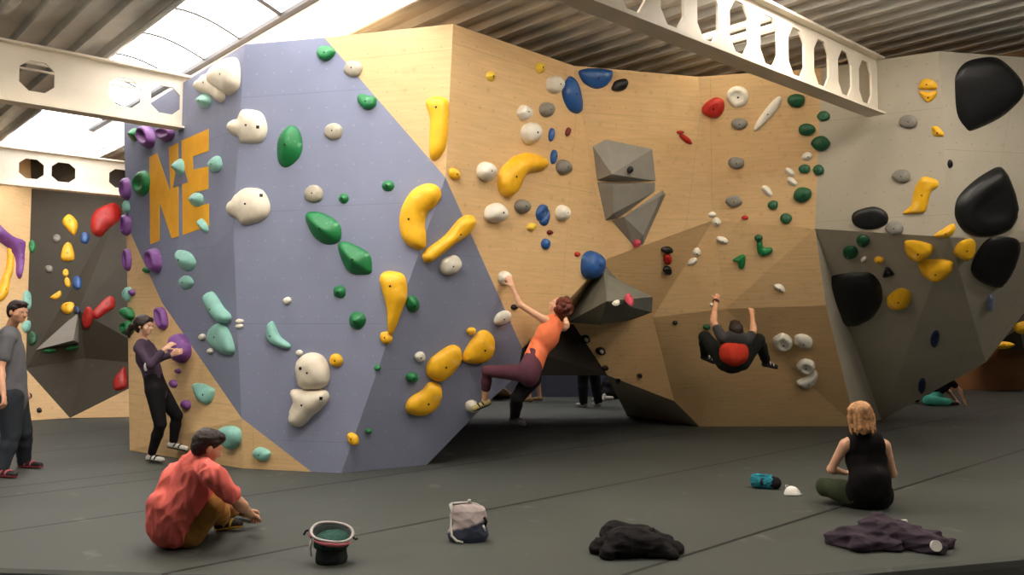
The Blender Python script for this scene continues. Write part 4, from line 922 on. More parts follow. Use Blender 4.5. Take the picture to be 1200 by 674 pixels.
# ---- far right: volume and holds on the back wall
vb_ = [P(1158, 407, 18.9), P(1176, 388, 18.9), P(1215, 360, 19.2), P(1240, 402, 18.9), P(1200, 411, 18.2), P(1195, 385, 18.0), P(1180, 400, 19.28), P(1230, 400, 19.28), P(1200, 350, 19.28)]
free_volume('dark angular volume on the far back wall at the right picture edge', vb_, [(0, 1, 5), (1, 2, 5), (2, 3, 4, 5), (0, 5, 4), (0, 4, 7, 6), (4, 3, 7), (3, 2, 8, 7), (2, 1, 8), (1, 0, 6, 8), (6, 7, 8)], mat('dark_volume_paint', (58, 56, 50), .8), 'dark volumes')
hit = lambda x, y: (P(x, y, 17.9), Vector((0, -1, .1)).normalized())
hold('yellow', 'bright yellow wedge hold on the far wall under the grey overhang', [(1164, 407), (1169, 401), (1180, 400.5), (1189, 404), (1183, 408), (1172, 409)], h=1, group='holds on the far right wall')
hit = lambda x, y: (P(x, y, 19.28), Vector((0, -1, 0)))
hold('darkred', 'tiny red hold on the brown far wall at the right', (1152, 424, 4, 3), h=1, group='holds on the far right wall')
hit = _hit
# ================================================================ people
def skinmat(name, rgb): 
    m = mat(name, rgb, .5, .05, 14, .05, 120, spec=.35)
    m.node_tree.nodes['Principled BSDF'].inputs['Subsurface Weight'].default_value = .08
    m.node_tree.nodes['Principled BSDF'].inputs['Subsurface Radius'].default_value = (.02, .008, .004)
    return m
SK1 = skinmat('skin_fair', (214, 160, 128)); SK2 = skinmat('skin_pale', (226, 176, 146)); SK3 = skinmat('skin_tan', (196, 140, 108))
EYE_W = mat('eye_white', (225, 220, 212), .3, .01); EYE_D = mat('eye_iris', (40, 26, 18), .3, .01)
def N3(v): v = A(v); return v / max(np.linalg.norm(v), 1e-9)
def lerp(a, b, t): return A(a) * (1 - t) + A(b) * t
def px3(d): return {k: (A(P(*v)) if isinstance(v, tuple) else A(v)) for k, v in d.items()}
def add_hand(b, wr, tip, palm_n, thumb_side, curl=.5, s=1.0):
    """palm, five fingers with knuckle bends (curling toward the palm normal), thumb off the side of the palm"""
    d = N3(tip - wr); n = palm_n - d * float(np.dot(palm_n, d)); n = N3(n); sd = N3(np.cross(d, n)) * thumb_side
    pe = wr + d * .085 * s
    b.flat(wr, pe, .030 * s, .040 * s, sd, .42, .012)
    for i, (off, ln) in enumerate(((.030, .068), (.010, .078), (-.011, .073), (-.030, .058))):
        p = pe + sd * off * s - d * .004 + n * .0
        a1 = curl * .5; a2 = curl * 1.5; a3 = curl * 2.3
        q1 = p + (d * math.cos(a1) + n * math.sin(a1) + sd * off * .8) * ln * .48 * s
        q2 = q1 + (d * math.cos(a2) + n * math.sin(a2)) * ln * .30 * s
        q3 = q2 + (d * math.cos(a3) + n * math.sin(a3)) * ln * .24 * s
        b.cap(p, q1, .0095 * s, .0085 * s, .006); b.cap(q1, q2, .0085 * s, .0078 * s, .006); b.cap(q2, q3, .0078 * s, .0068 * s, .006)
    t0 = wr + d * .025 * s + sd * .026 * s; t1 = t0 + (d * .6 + sd * .65 + n * .35) * .042 * s; t2 = t1 + (d * .85 + sd * .15 + n * .5) * .032 * s
    b.cap(t0, t1, .014 * s, .0105 * s, .01); b.cap(t1, t2, .0105 * s, .008 * s, .006)
def head_axes(face, up):
    f = N3(face); u = N3(A(up) - f * float(np.dot(up, f))); r = N3(np.cross(f, u)); return f, u, r       # forward, up, right
def add_head(b, c, f, u, r, s=1.0):
    ax = np.stack([r, f, u])          # rows: local axes
    b.ell(c + u * .022 * s - f * .008 * s, (.074 * s, .092 * s, .088 * s), ax, .02)
    b.ell(c - u * .030 * s + f * .022 * s, (.060 * s, .066 * s, .078 * s), ax, .03)
    b.ell(c - u * .078 * s + f * .058 * s, (.026 * s, .024 * s, .020 * s), ax, .025)       # chin
    b.cap(c + u * .010 * s + f * .083 * s, c - u * .022 * s + f * .104 * s, .008 * s, .0125 * s, .012)   # nose
    b.cap(c - u * .024 * s + f * .096 * s - r * .010 * s, c - u * .024 * s + f * .096 * s + r * .010 * s, .008 * s, .008 * s, .008)
    b.cap(c - u * .048 * s + f * .080 * s - r * .018 * s, c - u * .048 * s + f * .080 * s + r * .018 * s, .0075 * s, .0075 * s, .008)  # lips
    b.cap(c + u * .022 * s + f * .078 * s - r * .036 * s, c + u * .022 * s + f * .078 * s + r * .036 * s, .012 * s, .012 * s, .02)  # brow
    for q in (-1, 1):
        b.sub(c + u * .004 * s + f * .090 * s + r * q * .030 * s, (.016 * s, .014 * s, .010 * s), ax, .015)
        b.ell(c - u * .004 * s - f * .006 * s + r * q * .076 * s, (.010 * s, .021 * s, .032 * s), ax, .008)
        b.cap(c - u * .018 * s + f * .055 * s + r * q * .045 * s, c - u * .022 * s + f * .045 * s + r * q * .05 * s, .018 * s, .018 * s, .02)
def figure(label, J, face, up, skin, group=None, sex='m', parts=(), hair=None, feet='shoe', shoe_mat=None, voxel=.0085, curl=(.5, .5), palm=None, root_at=None, s=1.0, bare=('arm',), bulk=1.0, toes=None):
    J = {k: A(v) for k, v in J.items()}
    root = empty('person', tuple(root_at if root_at is not None else J['pel'])); tag(root, label, 'person', group)
    f, u, r = head_axes(face, up)
    sL, sR = J['shL'], J['shR']; hL, hR = J['hpL'], J['hpR']; side = N3(sR - sL); sideh = N3(hR - hL)
    neck = J['neck']; pel = J['pel']; chest = lerp((sL + sR) / 2, pel, .28); waist = lerp(chest, pel, .55)
    if 'waist' in J: waist = J['waist']
    b = Blob(.022); w = bulk * s; fem = sex == 'f'
    def torso(bb, g=0.0, kk=.03):
        bb.flat(pel, lerp(pel, waist, .5), (.165 if fem else .155) * w + g, (.145 if fem else .145) * w + g, sideh, .66, kk)
        bb.flat(lerp(pel, waist, .4), waist, (.145) * w + g, (.122 if fem else .140) * w + g, sideh, .66, kk)
        bb.flat(waist, chest, (.122 if fem else .142) * w + g, (.145 if fem else .170) * w + g, side, .68, kk)
        bb.flat(chest, lerp((sL + sR) / 2, chest, .25), (.145 if fem else .170) * w + g, (.130 if fem else .15) * w + g, side, .62, kk)
        bb.cap(lerp(sL, sR, .08), lerp(sL, neck, .5), .052 * w + g, .05 * w + g, kk); bb.cap(lerp(sR, sL, .08), lerp(sR, neck, .5), .052 * w + g, .05 * w + g, kk)
    torso(b)
    hc = J['head']
    b.cap(neck, lerp(neck, hc - f * .015 - u * .03, .8), .055 * s * (0.85 if fem else 1), .05 * s * (0.85 if fem else 1), .03)
    add_head(b, hc, f, u, r, s)
    def arm(bb, q, g=0.0, frac=1.0, kk=.02):
        sh, el, wr = J['sh' + q], J['el' + q], J['wr' + q]; k_ = .88 if fem else 1.0
        if frac <= 1: e = lerp(sh, el, frac); bb.cap(sh, e, .052 * k_ * w + g, (.052 + (.038 - .052) * frac) * k_ * w + g, kk)
        else:
            bb.cap(sh, el, .052 * k_ * w + g, .038 * k_ * w + g, kk); e = lerp(el, wr, frac - 1); bb.cap(el, e, .038 * k_ * w + g, (.038 - .012 * (frac - 1)) * k_ * w + g, kk)
            if frac - 1 > .5 and g < .004: m_ = lerp(el, wr, .28); bb.cap(lerp(el, wr, .08), m_, .036 * k_ * w, .041 * k_ * w, kk)
    def leg(bb, q, g=0.0, t0=0.0, t1=2.0, kk=.02):
        hp, kn, an = J['hp' + q], J['kn' + q], J['an' + q]; R_ = [.092, .060, .036]
        R_ = [x * w * (1.04 if fem and i == 0 else 1) for i, x in enumerate(R_)]
        if t0 < 1:
            a = lerp(hp, kn, t0); e = lerp(hp, kn, min(t1, 1)); bb.cap(a, e, R_[0] + (R_[1] - R_[0]) * t0 + g, R_[0] + (R_[1] - R_[0]) * min(t1, 1) + g, kk)
        if t1 > 1:
            k0 = max(t0 - 1, 0); tt = t1 - 1
            c1 = lerp(kn, an, max(k0, .02)); bb.cap(c1, lerp(kn, an, min(.35, tt)), (.052 if k0 == 0 else .05) * w + g, .054 * w + g, kk)
            if tt > .35: bb.cap(lerp(kn, an, .35), lerp(kn, an, tt), .054 * w + g, (.054 + (.036 - .054) * (tt - .35) / .65) * w + g, kk)
    for q in 'LR':
        arm(b, q, 0, 2.0); leg(b, q)
        an, to = J['an' + q], J['to' + q]; d = N3(to - an); heel = an - d * .03 - A((0, 0, .035 if abs(an[2] - to[2]) < .25 else 0)) * 1.0
        b.cap(an, heel, .034 * s, .03 * s, .02); b.cap(heel, to, .032 * s, .024 * s, .02)
        tip = J['ti' + q] if 'ti' + q in J else J['wr' + q] + N3(J['wr' + q] - J['el' + q]) * .18
        pn = A((palm or {}).get(q, (0, 0, -1))); sideth = (toes or {}).get(q, 1)
        add_hand(b, J['wr' + q], tip, pn, sideth, curl[0 if q == 'L' else 1], s)
    np_obj('body', *b.mesh(voxel), skin, root)
    for q in (-1, 1):
        ec = hc + (u * .006 + f * .0755 + r * q * .030) * s; e = Blob(.001).ell(ec, (.0105 * s,) * 3); V, Q = e.mesh(.003); eo = np_obj('eye', V, Q, EYE_W, root)
        ir = Blob(.001).ell(ec + f * .0060 * s, (.0066 * s,) * 3); V, Q = ir.mesh(.002); np_obj('iris', V, Q, EYE_D, eo)
    for pt in parts:
        bb = Blob(pt.get('k', .025)); g = pt.get('g', .012)
        for a in pt['of']:
            if a == 'torso': torso(bb, g)
            elif a == 'upper':   # shirt body, from hip line up
                hem = lerp(pel, waist, pt.get('hem', 0.0))
                bb.flat(hem, waist, (.158 if not fem else .155) * w + g + pt.get('flare', 0), (.142 if not fem else .125) * w + g + pt.get('loose', 0), sideh, .70, .03)
                bb.flat(waist, chest, (.142 if not fem else .125) * w + g + pt.get('loose', 0), (.170 if not fem else .145) * w + g, side, .70, .03)
                bb.flat(chest, lerp((sL + sR) / 2, chest, .15), (.170 if not fem else .145) * w + g, (.145 if not fem else .12) * w + g, side, .66, .03)
                if not pt.get('tank'):
                    i_ = pt.get('inset', .05); bb.cap(lerp(sL, sR, i_), lerp(sL, neck, .55), .052 * w + g, .048 * w + g, .03); bb.cap(lerp(sR, sL, i_), lerp(sR, neck, .55), .052 * w + g, .048 * w + g, .03)
                else:
                    for S_ in (sL, sR): bb.cap(lerp(S_, neck, pt.get('strap', .45)), lerp(chest, S_, .25), .036 * w + g, .05 * w + g, .03)
            elif a[0] == 'arm': arm(bb, a[1], g, a[2])
            elif a[0] == 'leg': leg(bb, a[1], g + pt.get('lg', 0), a[2], a[3])
            elif a == 'hips': bb.flat(pel, lerp(pel, waist, .55), (.168 if fem else .158) * w + g, .148 * w + g, sideh, .68, .03)
            elif a[0] == 'cap': bb.cap(a[1], a[2], a[3], a[4], .02)
            elif a[0] == 'ell': bb.ell(a[1], a[2], None, .03)
        V, Q = bb.mesh(pt.get('vox', voxel), noise=folds(pt.get('fold', .006), pt.get('ff', 26), pt.get('seed', 3)))
        o = np_obj(pt['name'], V, Q, pt['mat'], root)
        if pt.get('label'): o['label'] = pt['label']
    if feet == 'shoe':
        for q in 'LR':
            sm = shoe_mat; an, to = J['an' + q], J['to' + q]; d = N3(to - an); heel = an - d * .03 - A((0, 0, .035 if abs(an[2] - to[2]) < .25 else 0))
            bb = Blob(.02); bb.cap(an - A((0, 0, .01)), heel, .040 * s, .038 * s).cap(heel, to, .039 * s, .031 * s)
            so = np_obj('shoe', *bb.mesh(.007), sm[0], root)
            if len(sm) > 1:   # straps / sole
                dn = N3(np.cross(N3(np.cross(d, (0, 0, 1.0))), d)); dn = dn if dn[2] < 0 else -dn
                b2 = Blob(.01); b2.flat(heel + dn * .022, to + dn * .016, .040 * s, .033 * s, N3(np.cross(d, dn)), .45); np_obj('sole', *b2.mesh(.007), sm[1], so)
                for t in (.3, .6):
                    c_ = lerp(heel, to, t); wd = N3(np.cross(d, dn)); b3 = Blob(.005); rr = (.039 + (.031 - .039) * t + .003) * s
                    for k in range(10):
                        a0 = math.pi * k / 10; a1 = math.pi * (k + 1) / 10
                        b3.cap(c_ + (wd * math.cos(a0) - dn * math.sin(a0)) * rr, c_ + (wd * math.cos(a1) - dn * math.sin(a1)) * rr, .008, .008)
                    np_obj('strap', *b3.mesh(.005), sm[2] if len(sm) > 2 else sm[1], so)
    if hair: 
        hb = Blob(.02); hair['f'](hb, hc, f, u, r, s)
        V, Q = hb.mesh(.006, noise=hair.get('noise') or folds(.006, 60, 5)); np_obj('hair', V, Q, hair['mat'], root)
    return root, J
def hair_short(hb, c, f, u, r, s):
    ax = np.stack([r, f, u])
    hb.ell(c + u * .040 * s - f * .018 * s, (.082 * s, .096 * s, .084 * s), ax); hb.ell(c + u * .0 * s - f * .045 * s, (.074 * s, .062 * s, .080 * s), ax)
    hb.ell(c + u * .090 * s + f * .035 * s, (.060 * s, .052 * s, .032 * s), ax)
    hb.sub(c - u * .035 * s + f * .085 * s, (.12 * s, .085 * s, .095 * s), ax, .015)
def hair_tied(hb, c, f, u, r, s):
    ax = np.stack([r, f, u])
    hb.ell(c + u * .036 * s - f * .018 * s, (.092 * s, .108 * s, .094 * s), ax)
    hb.cap(c + u * .08 * s + f * .06 * s - r * .03 * s, c - u * .02 * s + f * .03 * s - r * .08 * s, .022, .012, .02); hb.cap(c + u * .08 * s + f * .06 * s + r * .03 * s, c - u * .02 * s + f * .03 * s + r * .08 * s, .022, .012, .02); hb.ell(c - u * .01 * s - f * .05 * s, (.072 * s, .062 * s, .078 * s), ax)
    hb.sub(c - u * .035 * s + f * .082 * s, (.12 * s, .07 * s, .10 * s), ax, .015)
    a = c - f * .10 * s - u * .005; hb.cap(a, a - f * .05 - u * .02, .024, .034, .02); hb.cap(a - f * .05 - u * .02, a - f * .085 - u * .08, .034, .026, .02); hb.cap(a - f * .085 - u * .08, a - f * .07 - u * .14, .026, .010, .02)
def hair_bob(hb, c, f, u, r, s):
    ax = np.stack([r, f, u])
    hb.ell(c + u * .036 * s - f * .018 * s, (.088 * s, .104 * s, .090 * s), ax)
    for q in (-1, -.5, 0, .5, 1):
        a = math.pi * .5 * q; d = -f * math.cos(a) + r * math.sin(a)
        hb.cap(c + u * .02 + d * .062 * s, c - u * .105 * s + d * .070 * s, .036 * s, .024 * s, .02)
    rnd = random.Random(8)
    for i in range(46):
        a = rnd.uniform(-1.75, 1.75); d = -f * math.cos(a) + r * math.sin(a); t0 = c + u * rnd.uniform(.06, .10) * s + d * .055 * s - f * .01; t1 = c + u * .0 + d * rnd.uniform(.088, .10) * s; t2 = c - u * rnd.uniform(.09, .15) * s + d * rnd.uniform(.075, .105) * s
        hb.cap(t0, t1, .012, .014, .006); hb.cap(t1, t2, .014, .006, .006)
    q0 = c + u * .07 - r * .05; hb.cap(q0, q0 - r * .05 - u * .02 - f * .04, .03, .022, .02); hb.cap(q0 - r * .05 - u * .02 - f * .04, q0 - r * .055 - u * .11 - f * .04, .022, .008, .01)
    hb.sub(c - u * .045 * s + f * .092 * s, (.075 * s, .075 * s, .10 * s), ax, .015)
def hair_curly(hb, c, f, u, r, s):
    ax = np.stack([r, f, u]); hb.ell(c + u * .03 * s - f * .035 * s, (.092 * s, .105 * s, .092 * s), ax)
    rnd = random.Random(4)
    for i in range(60):
        a = rnd.uniform(-1.9, 1.9); e = rnd.uniform(-.9, 1.2); d = (-f * math.cos(a) + r * math.sin(a)) * math.cos(e) + u * math.sin(e)
        hb.ell(c + u * .01 - f * .03 * s + d * rnd.uniform(.085, .118) * s, (rnd.uniform(.018, .036) * s,) * 3, None, .012)
    for i in range(8):
        a = rnd.uniform(-1.2, 1.2); d = (-f * math.cos(a) + r * math.sin(a)); hb.cap(c - u * .06 + d * .08, c - u * rnd.uniform(.11, .15) + d * .1, .026, .014, .015)
    hb.sub(c - u * .03 * s + f * .095 * s, (.085 * s, .085 * s, .10 * s), ax, .015)
def hmat(name, rgb): return mat(name, rgb, .45, .25, 40, .5, 120, spec=.4)
H_dark = hmat('hair_dark_brown', (42, 28, 22)); H_red = hmat('hair_auburn', (96, 44, 28)); H_blond = hmat('hair_blond', (180, 132, 90))
C = lambda n, rgb, **k: mat('cloth_' + n, rgb, .85, .05, 6, .25, 300, spec=.15, **k)
foot = lambda x, y, dz=.05: A(G(x, y)) + A((0, 0, dz))

# --- 1. standing man at the left edge (profile, facing right)
J = px3(dict(head=(21, 366, 8.55), neck=(13, 384, 8.6), shL=(13, 396, 8.80), shR=(10, 397, 8.40), pel=(14, 463, 8.6), waist=(15, 437, 8.6), hpL=(17, 466, 8.70), hpR=(13, 466, 8.50),
        elL=(18, 430, 8.92), wrL=(29, 455, 8.85), elR=(0, 432, 8.32), wrR=(4, 462, 8.22), knL=(27, 506, 8.74), knR=(13, 510, 8.46)))
J['anL'] = foot(28, 548, .07); J['toL'] = foot(47, 549.5, .04); J['anR'] = foot(1, 559, .07); J['toR'] = foot(17, 561, .04)
figure('young man in a grey t-shirt and dark jeans standing at the left picture edge', J, (.93, -.3, -.15), (0, 0, 1), SK1, parts=(
    dict(name='shirt', of=['upper', ('arm', 'L', .62), ('arm', 'R', .62)], mat=C('grey_marl', (104, 104, 108)), g=.014, flare=.034, loose=.01, fold=.010, ff=22, hem=-.1),
    dict(name='trousers', of=['hips', ('leg', 'L', 0, 1.93), ('leg', 'R', 0, 1.93)], mat=C('dark_denim', (48, 52, 58)), g=.016, lg=.008, fold=.010, ff=30)),
    hair=dict(f=hair_short, mat=H_dark), shoe_mat=(mat('shoe_black', (38, 32, 34), .5), mat('sole_red', (150, 50, 60), .6), mat('lace_pink', (190, 90, 100), .6)), palm={'L': (-1, 0, 0), 'R': (-1, 0, 0)}, curl=(.6, .6), root_at=G(10, 556))

# --- 2. woman in purple on the left plywood
J = px3(dict(head=(169, 382, 9.25), neck=(167.5, 400, 9.27), shL=(174, 407, 9.43), shR=(163, 408, 9.13), pel=(183, 455, 9.25), waist=(178, 435, 9.26), hpL=(187, 458, 9.34), hpR=(181, 458, 9.16),
        elL=(186, 420, 9.40), wrL=(201, 416, 9.42), tiL=(214, 410, 9.38), elR=(176, 428, 9.00), wrR=(193, 409, 9.12), tiR=(208, 398, 9.22), knR=(188, 497, 9.12), knL=(207, 487, 9.38), anL=(203, 519, 9.42), toL=(218, 526, 9.38)))
J['anR'] = foot(177, 542, .08); J['toR'] = foot(190, 544, .045)
figure('woman in a dark purple top and black leggings starting a climb on the left plywood', J, (.93, -.12, -.1), (0, 0, 1), SK2, sex='f', s=.95, parts=(
    dict(name='shirt', of=['upper', ('arm', 'L', 1.75), ('arm', 'R', 1.75)], mat=C('dark_purple', (72, 58, 74)), g=.010, fold=.007, ff=26, hem=-.05),
    dict(name='leggings', of=['hips', ('leg', 'L', 0, 1.9), ('leg', 'R', 0, 1.9)], mat=C('black', (24, 23, 25)), g=.007, fold=.003)),
    hair=dict(f=hair_tied, mat=H_dark), shoe_mat=(mat('shoe_striped_white', (200, 196, 190), .5), mat('sole_dark', (40, 38, 38), .6), mat('strap_black', (30, 30, 32), .6)),
    palm={'L': (.1, .9, -.2), 'R': (.3, .9, -.3)}, curl=(.5, .5), root_at=G(178, 545), toes={'L': 1, 'R': -1})

root2 = bpy.data.objects['person.001']; e_ = Blob(.005); q_ = A(P(171, 430, 8.98)); e_.ell(q_, (.022, .02, .05)); np_obj('elbow_patch', *e_.mesh(.005), mat('patch_white', (220, 216, 210), .7), root2)
# --- 3. climber in orange
yw = lambda x, y: hit(x, y)[0].y
yh = yw(591, 325); yf = yw(552, 476); yk = yw(570, 436)
J = px3(dict(head=(655, 359, yh + .14), neck=(649, 377, yh + .10), shL=(636, 374, yh - .04), shR=(661, 384, yh + .22), pel=(620, 436, yk - .42), waist=(632, 408, yh - .02), hpL=(612, 437, yk - .44), hpR=(624, 443, yk - .24),
        elL=(609, 357, yh - .10), wrL=(600, 335, yh - .10), tiL=(593, 319, yh - .07), elR=(664, 382, yh + .50), wrR=(662, 368, yh + .66), tiR=(661, 359, yh + .80), knL=(571, 435, yk - .27), anL=(568, 470, yf - .14), toL=(556, 479, yf - .16), knR=(606, 466, yk - .30), anR=(603, 489, yk - .10), toR=(614, 496, yk - .22)))
CL = figure('climber in an orange vest and purple leggings reaching up to a white ball hold', J, (-.85, .1, .5), (.4, -.2, .85), SK2, sex='f', s=.97, bulk=.93, parts=(
    dict(name='vest', of=['upper'], tank=True, mat=C('orange', (240, 128, 86)), g=.012, flare=-.012, fold=.010, ff=26, hem=.42),
    dict(name='leggings', of=['hips', ('leg', 'L', 0, 1.55)], mat=C('aubergine', (92, 56, 68)), g=.005, fold=.003),
    dict(name='legging_sleeve', of=[('leg', 'R', .05, 1.93)], mat=C('black', (24, 23, 25)), g=.016, fold=.005, label='black legging on the hanging leg')),
    hair=dict(f=hair_curly, mat=H_red), shoe_mat=(mat('shoe_yellow', (186, 172, 110), .5), mat('sole_dark', (40, 38, 38), .6), mat('strap_black', (30, 30, 32), .6)),
    palm={'L': (-.3, .9, 0), 'R': (0, 1, 0)}, curl=(.45, .6), toes={'L': 1, 'R': 1})
for o_ in [c for c in CL[0].children if c.name.startswith('shoe')][1:]: o_.data.materials[0] = mat('shoe_black', (38, 32, 34), .5)

# --- 4. climber in the cave
J = px3(dict(head=(861.5, 388, 10.05), neck=(863, 399, 10.08), shL=(846, 396, 10.05), shR=(876, 399, 10.05), pel=(859, 424, 10.35), waist=(860, 412, 10.22), hpL=(849, 424, 10.38), hpR=(869, 424, 10.38),
        elL=(836, 377, 10.22), wrL=(839, 353, 10.45), tiL=(845, 337, 10.6), elR=(883, 388, 10.15), wrR=(881.5, 369, 10.42), tiR=(879, 352, 10.62), knL=(826, 395, 10.50), anL=(826, 416, 10.95), toL=(836, 424, 11.1), knR=(889, 398, 10.40), anR=(898, 424, 10.85), toR=(909, 430, 10.95)))
figure('climber in a dark grey and red t-shirt hanging crouched under the brown overhang', J, (-.1, .75, .45), (0, -.4, .9), SK1, parts=(
    dict(name='shirt', of=['upper', ('arm', 'L', .55), ('arm', 'R', .55)], mat=C('charcoal', (62, 60, 60)), g=.010, fold=.006, ff=26, hem=.6),
    dict(name='shirt_back', of=[('ell', A(P(860, 413, 10.06)), (.175, .13, .165))], mat=C('brick_red', (178, 52, 34)), g=.01, fold=.010, ff=24, label='red lower back of the t-shirt'),
    dict(name='trousers', of=['hips', ('leg', 'L', 0, 1.9), ('leg', 'R', 0, 1.9)], mat=C('dark_green_grey', (36, 38, 34)), g=.016, fold=.006)),
    hair=dict(f=hair_short, mat=H_dark), shoe_mat=(mat('shoe_black', (38, 32, 34), .5), mat('sole_dark', (40, 38, 38), .6), mat('strap_white', (210, 206, 200), .6)),
    palm={'L': (0, 1, .2), 'R': (0, 1, .2)}, curl=(.5, .5), toes={'L': 1, 'R': -1})
wt = Blob(.004); c_ = J['wrL']; dd = N3(J['wrL'] - J['elL']); e1 = N3(np.cross(dd, (0, 1, 0))); e2 = np.cross(dd, e1)
for k in range(14):
    a0 = 2 * math.pi * k / 14; a1 = 2 * math.pi * (k + 1) / 14; wt.cap(c_ + (e1 * math.cos(a0) + e2 * math.sin(a0)) * .032, c_ + (e1 * math.cos(a1) + e2 * math.sin(a1)) * .032, .010, .010)
wt.ell(c_ - A((0, 1, 0)) * .036, (.018, .008, .018))
CLW = 1
o = np_obj('wrist_watch', *wt.mesh(.004), mat('watch_dark_red', (70, 16, 26), .4), None, loc=tuple(c_)); tag(o, 'dark red wrist watch on the left wrist of the climber in the cave', 'watch')

# --- 5. seated man in the coral shirt (seen from behind, turned right)
pel = A(G(206, 640)) + A((0, .05, .12))
J = dict(pel=pel)
J.update(px3(dict(head=(243, 524, 5.66), neck=(233, 542, 5.66), shL=(208, 553, 5.84), shR=(250, 557, 5.48), waist=(201, 600, 5.70), elR=(280, 590, 5.62), wrR=(294, 603, 5.98), tiR=(302, 606, 6.14), elL=(250, 585, 6.10), wrL=(288, 598, 6.20), tiL=(300, 600, 6.30),
     knR=(248, 590, 5.70), anR=(258, 619, 6.02), knL=(262, 594, 6.22))))
J['hpL'] = pel + A((-.07, .08, -.01)); J['hpR'] = pel + A((.09, -.06, -.01))
J['anR'] = foot(262, 622, .07); J['toR'] = foot(280, 622, .05); J['anL'] = foot(278, 608, .10); J['toL'] = foot(297, 612, .05)
figure('man in a coral t-shirt and ochre trousers sitting to pull on a climbing shoe', J, (.72, .55, -.42), (.25, .1, 1), SK1, parts=(
    dict(name='shirt', of=['upper', ('cap', A(P(212, 566, 5.76)), A(P(203, 612, 5.74)), .13, .165), ('arm', 'L', .68), ('arm', 'R', .68)], mat=C('coral', (236, 116, 106)), g=.012, flare=-.006, loose=.02, fold=.018, ff=34, hem=-.02, seed=11, vox=.008),
    dict(name='trousers', of=['hips', ('leg', 'L', 0, 1.6), ('leg', 'R', 0, 1.6)], mat=C('ochre', (164, 118, 62)), g=.018, lg=.006, fold=.012, ff=30)),
    hair=dict(f=hair_short, mat=H_dark), shoe_mat=(mat('shoe_black', (38, 32, 34), .5), mat('sole_yellow', (214, 170, 60), .6), mat('strap_yellow', (220, 180, 70), .6)),
    palm={'L': (.1, 0, -1), 'R': (-.2, .2, -1)}, curl=(.7, .7), root_at=G(206, 642), toes={'L': 1, 'R': -1}, voxel=.0075)

# --- 6. seated woman in the black vest (from behind)
pel = A(G(1020, 597)) + A((0, .05, .12)); J = dict(pel=pel)
J.update(px3(dict(head=(1008, 488, 6.72), neck=(1013, 508, 6.78), shL=(990, 521, 6.80), shR=(1037, 522, 6.78), waist=(1019, 562, 6.80), elL=(974, 550, 6.92), wrL=(990, 554, 7.14), tiL=(1004, 553, 7.26), elR=(1046, 555, 6.90), wrR=(1032, 556, 7.16), tiR=(1018, 554, 7.28),
     knL=(967, 571, 7.12), knR=(1062, 573, 7.3))))
J['hpL'] = pel + A((-.09, .02, -.01)); J['hpR'] = pel + A((.09, .02, -.01))
J['anL'] = foot(992, 585, .07); J['toL'] = foot(1008, 583, .05); J['anR'] = foot(1030, 583, .07); J['toR'] = foot(1012, 579, .05)
J['knR'] = pel + A((.30, .40, .10)); 
figure('blond woman in a black sleeveless top sitting cross legged with her back turned', J, (-.12, .97, -.2), (0, 0, 1), SK2, sex='f', s=.97, parts=(
    dict(name='vest', of=['upper'], inset=.2, mat=C('black_vest', (26, 23, 25)), g=.012, flare=.04, loose=.014, fold=.012, ff=22, hem=-.12),
    dict(name='trousers', of=['hips', ('leg', 'L', 0, 1.85), ('leg', 'R', 0, 1.85)], mat=C('olive', (58, 66, 46)), g=.014, fold=.009, ff=28)),
    hair=dict(f=hair_bob, mat=H_blond, noise=folds(.003, 40, 9)), shoe_mat=(mat('shoe_black', (38, 32, 34), .5), mat('sole_dark', (40, 38, 38), .6)),
    palm={'L': (0, 0, -1), 'R': (0, 0, -1)}, curl=(.6, .6), root_at=G(1020, 598), toes={'L': 1, 'R': -1}, voxel=.008)

# --- 7. far people under the arch
def stander(label, px, py, facing, cloth, skin, shoe, hairc, shorts=False, female=False):
    g = A(G(px, py)); f = N3((math.cos(facing), math.sin(facing), 0)); r = A((f[1], -f[0], 0)); z = A((0, 0, 1.0))
    at = lambda a, b, h: g + f * a + r * b + z * h
    J = dict(head=at(.03, 0, 1.62), neck=at(0, 0, 1.46), shL=at(0, -.18, 1.40), shR=at(0, .18, 1.40), pel=at(0, 0, .95), waist=at(0, 0, 1.12), hpL=at(0, -.09, .92), hpR=at(0, .09, .92),
             elL=at(-.03, -.25, 1.13), wrL=at(.06, -.26, .90), elR=at(-.03, .25, 1.13), wrR=at(.06, .26, .90), knL=at(.04, -.13, .50), knR=at(.0, .14, .50),
             anL=at(0, -.15, .08), anR=at(-.05, .17, .08), toL=at(.15, -.17, .04), toR=at(.10, .20, .04))
    figure(label, J, f, z, skin, parts=(
        dict(name='shirt', of=['upper', ('arm', 'L', .6), ('arm', 'R', .6)], mat=cloth[0], g=.014, fold=.006, vox=.012),
        dict(name='shorts' if shorts else 'trousers', of=['hips', ('leg', 'L', 0, .95 if shorts else 1.93), ('leg', 'R', 0, .95 if shorts else 1.93)], mat=cloth[1], g=.018, lg=.02 if not shorts else .012, fold=.006, vox=.012)),
        hair=dict(f=hair_short, mat=hairc), shoe_mat=(shoe,), palm={'L': tuple(-r), 'R': tuple(-r)}, voxel=.012, root_at=g)
stander('distant person in dark red shorts standing beyond the arch', 625, 471, 2.6, (C('maroon', (96, 24, 34)), C('maroon', (96, 24, 34))), SK1, mat('shoe_tan', (150, 120, 80), .6), H_dark, shorts=True)
stander('distant person in loose dark trousers and white shoes standing beyond the arch', 691, 477, 2.2, (C('charcoal', (62, 60, 60)), C('ink', (40, 38, 40))), SK2, mat('shoe_pale', (190, 184, 176), .6), H_dark)
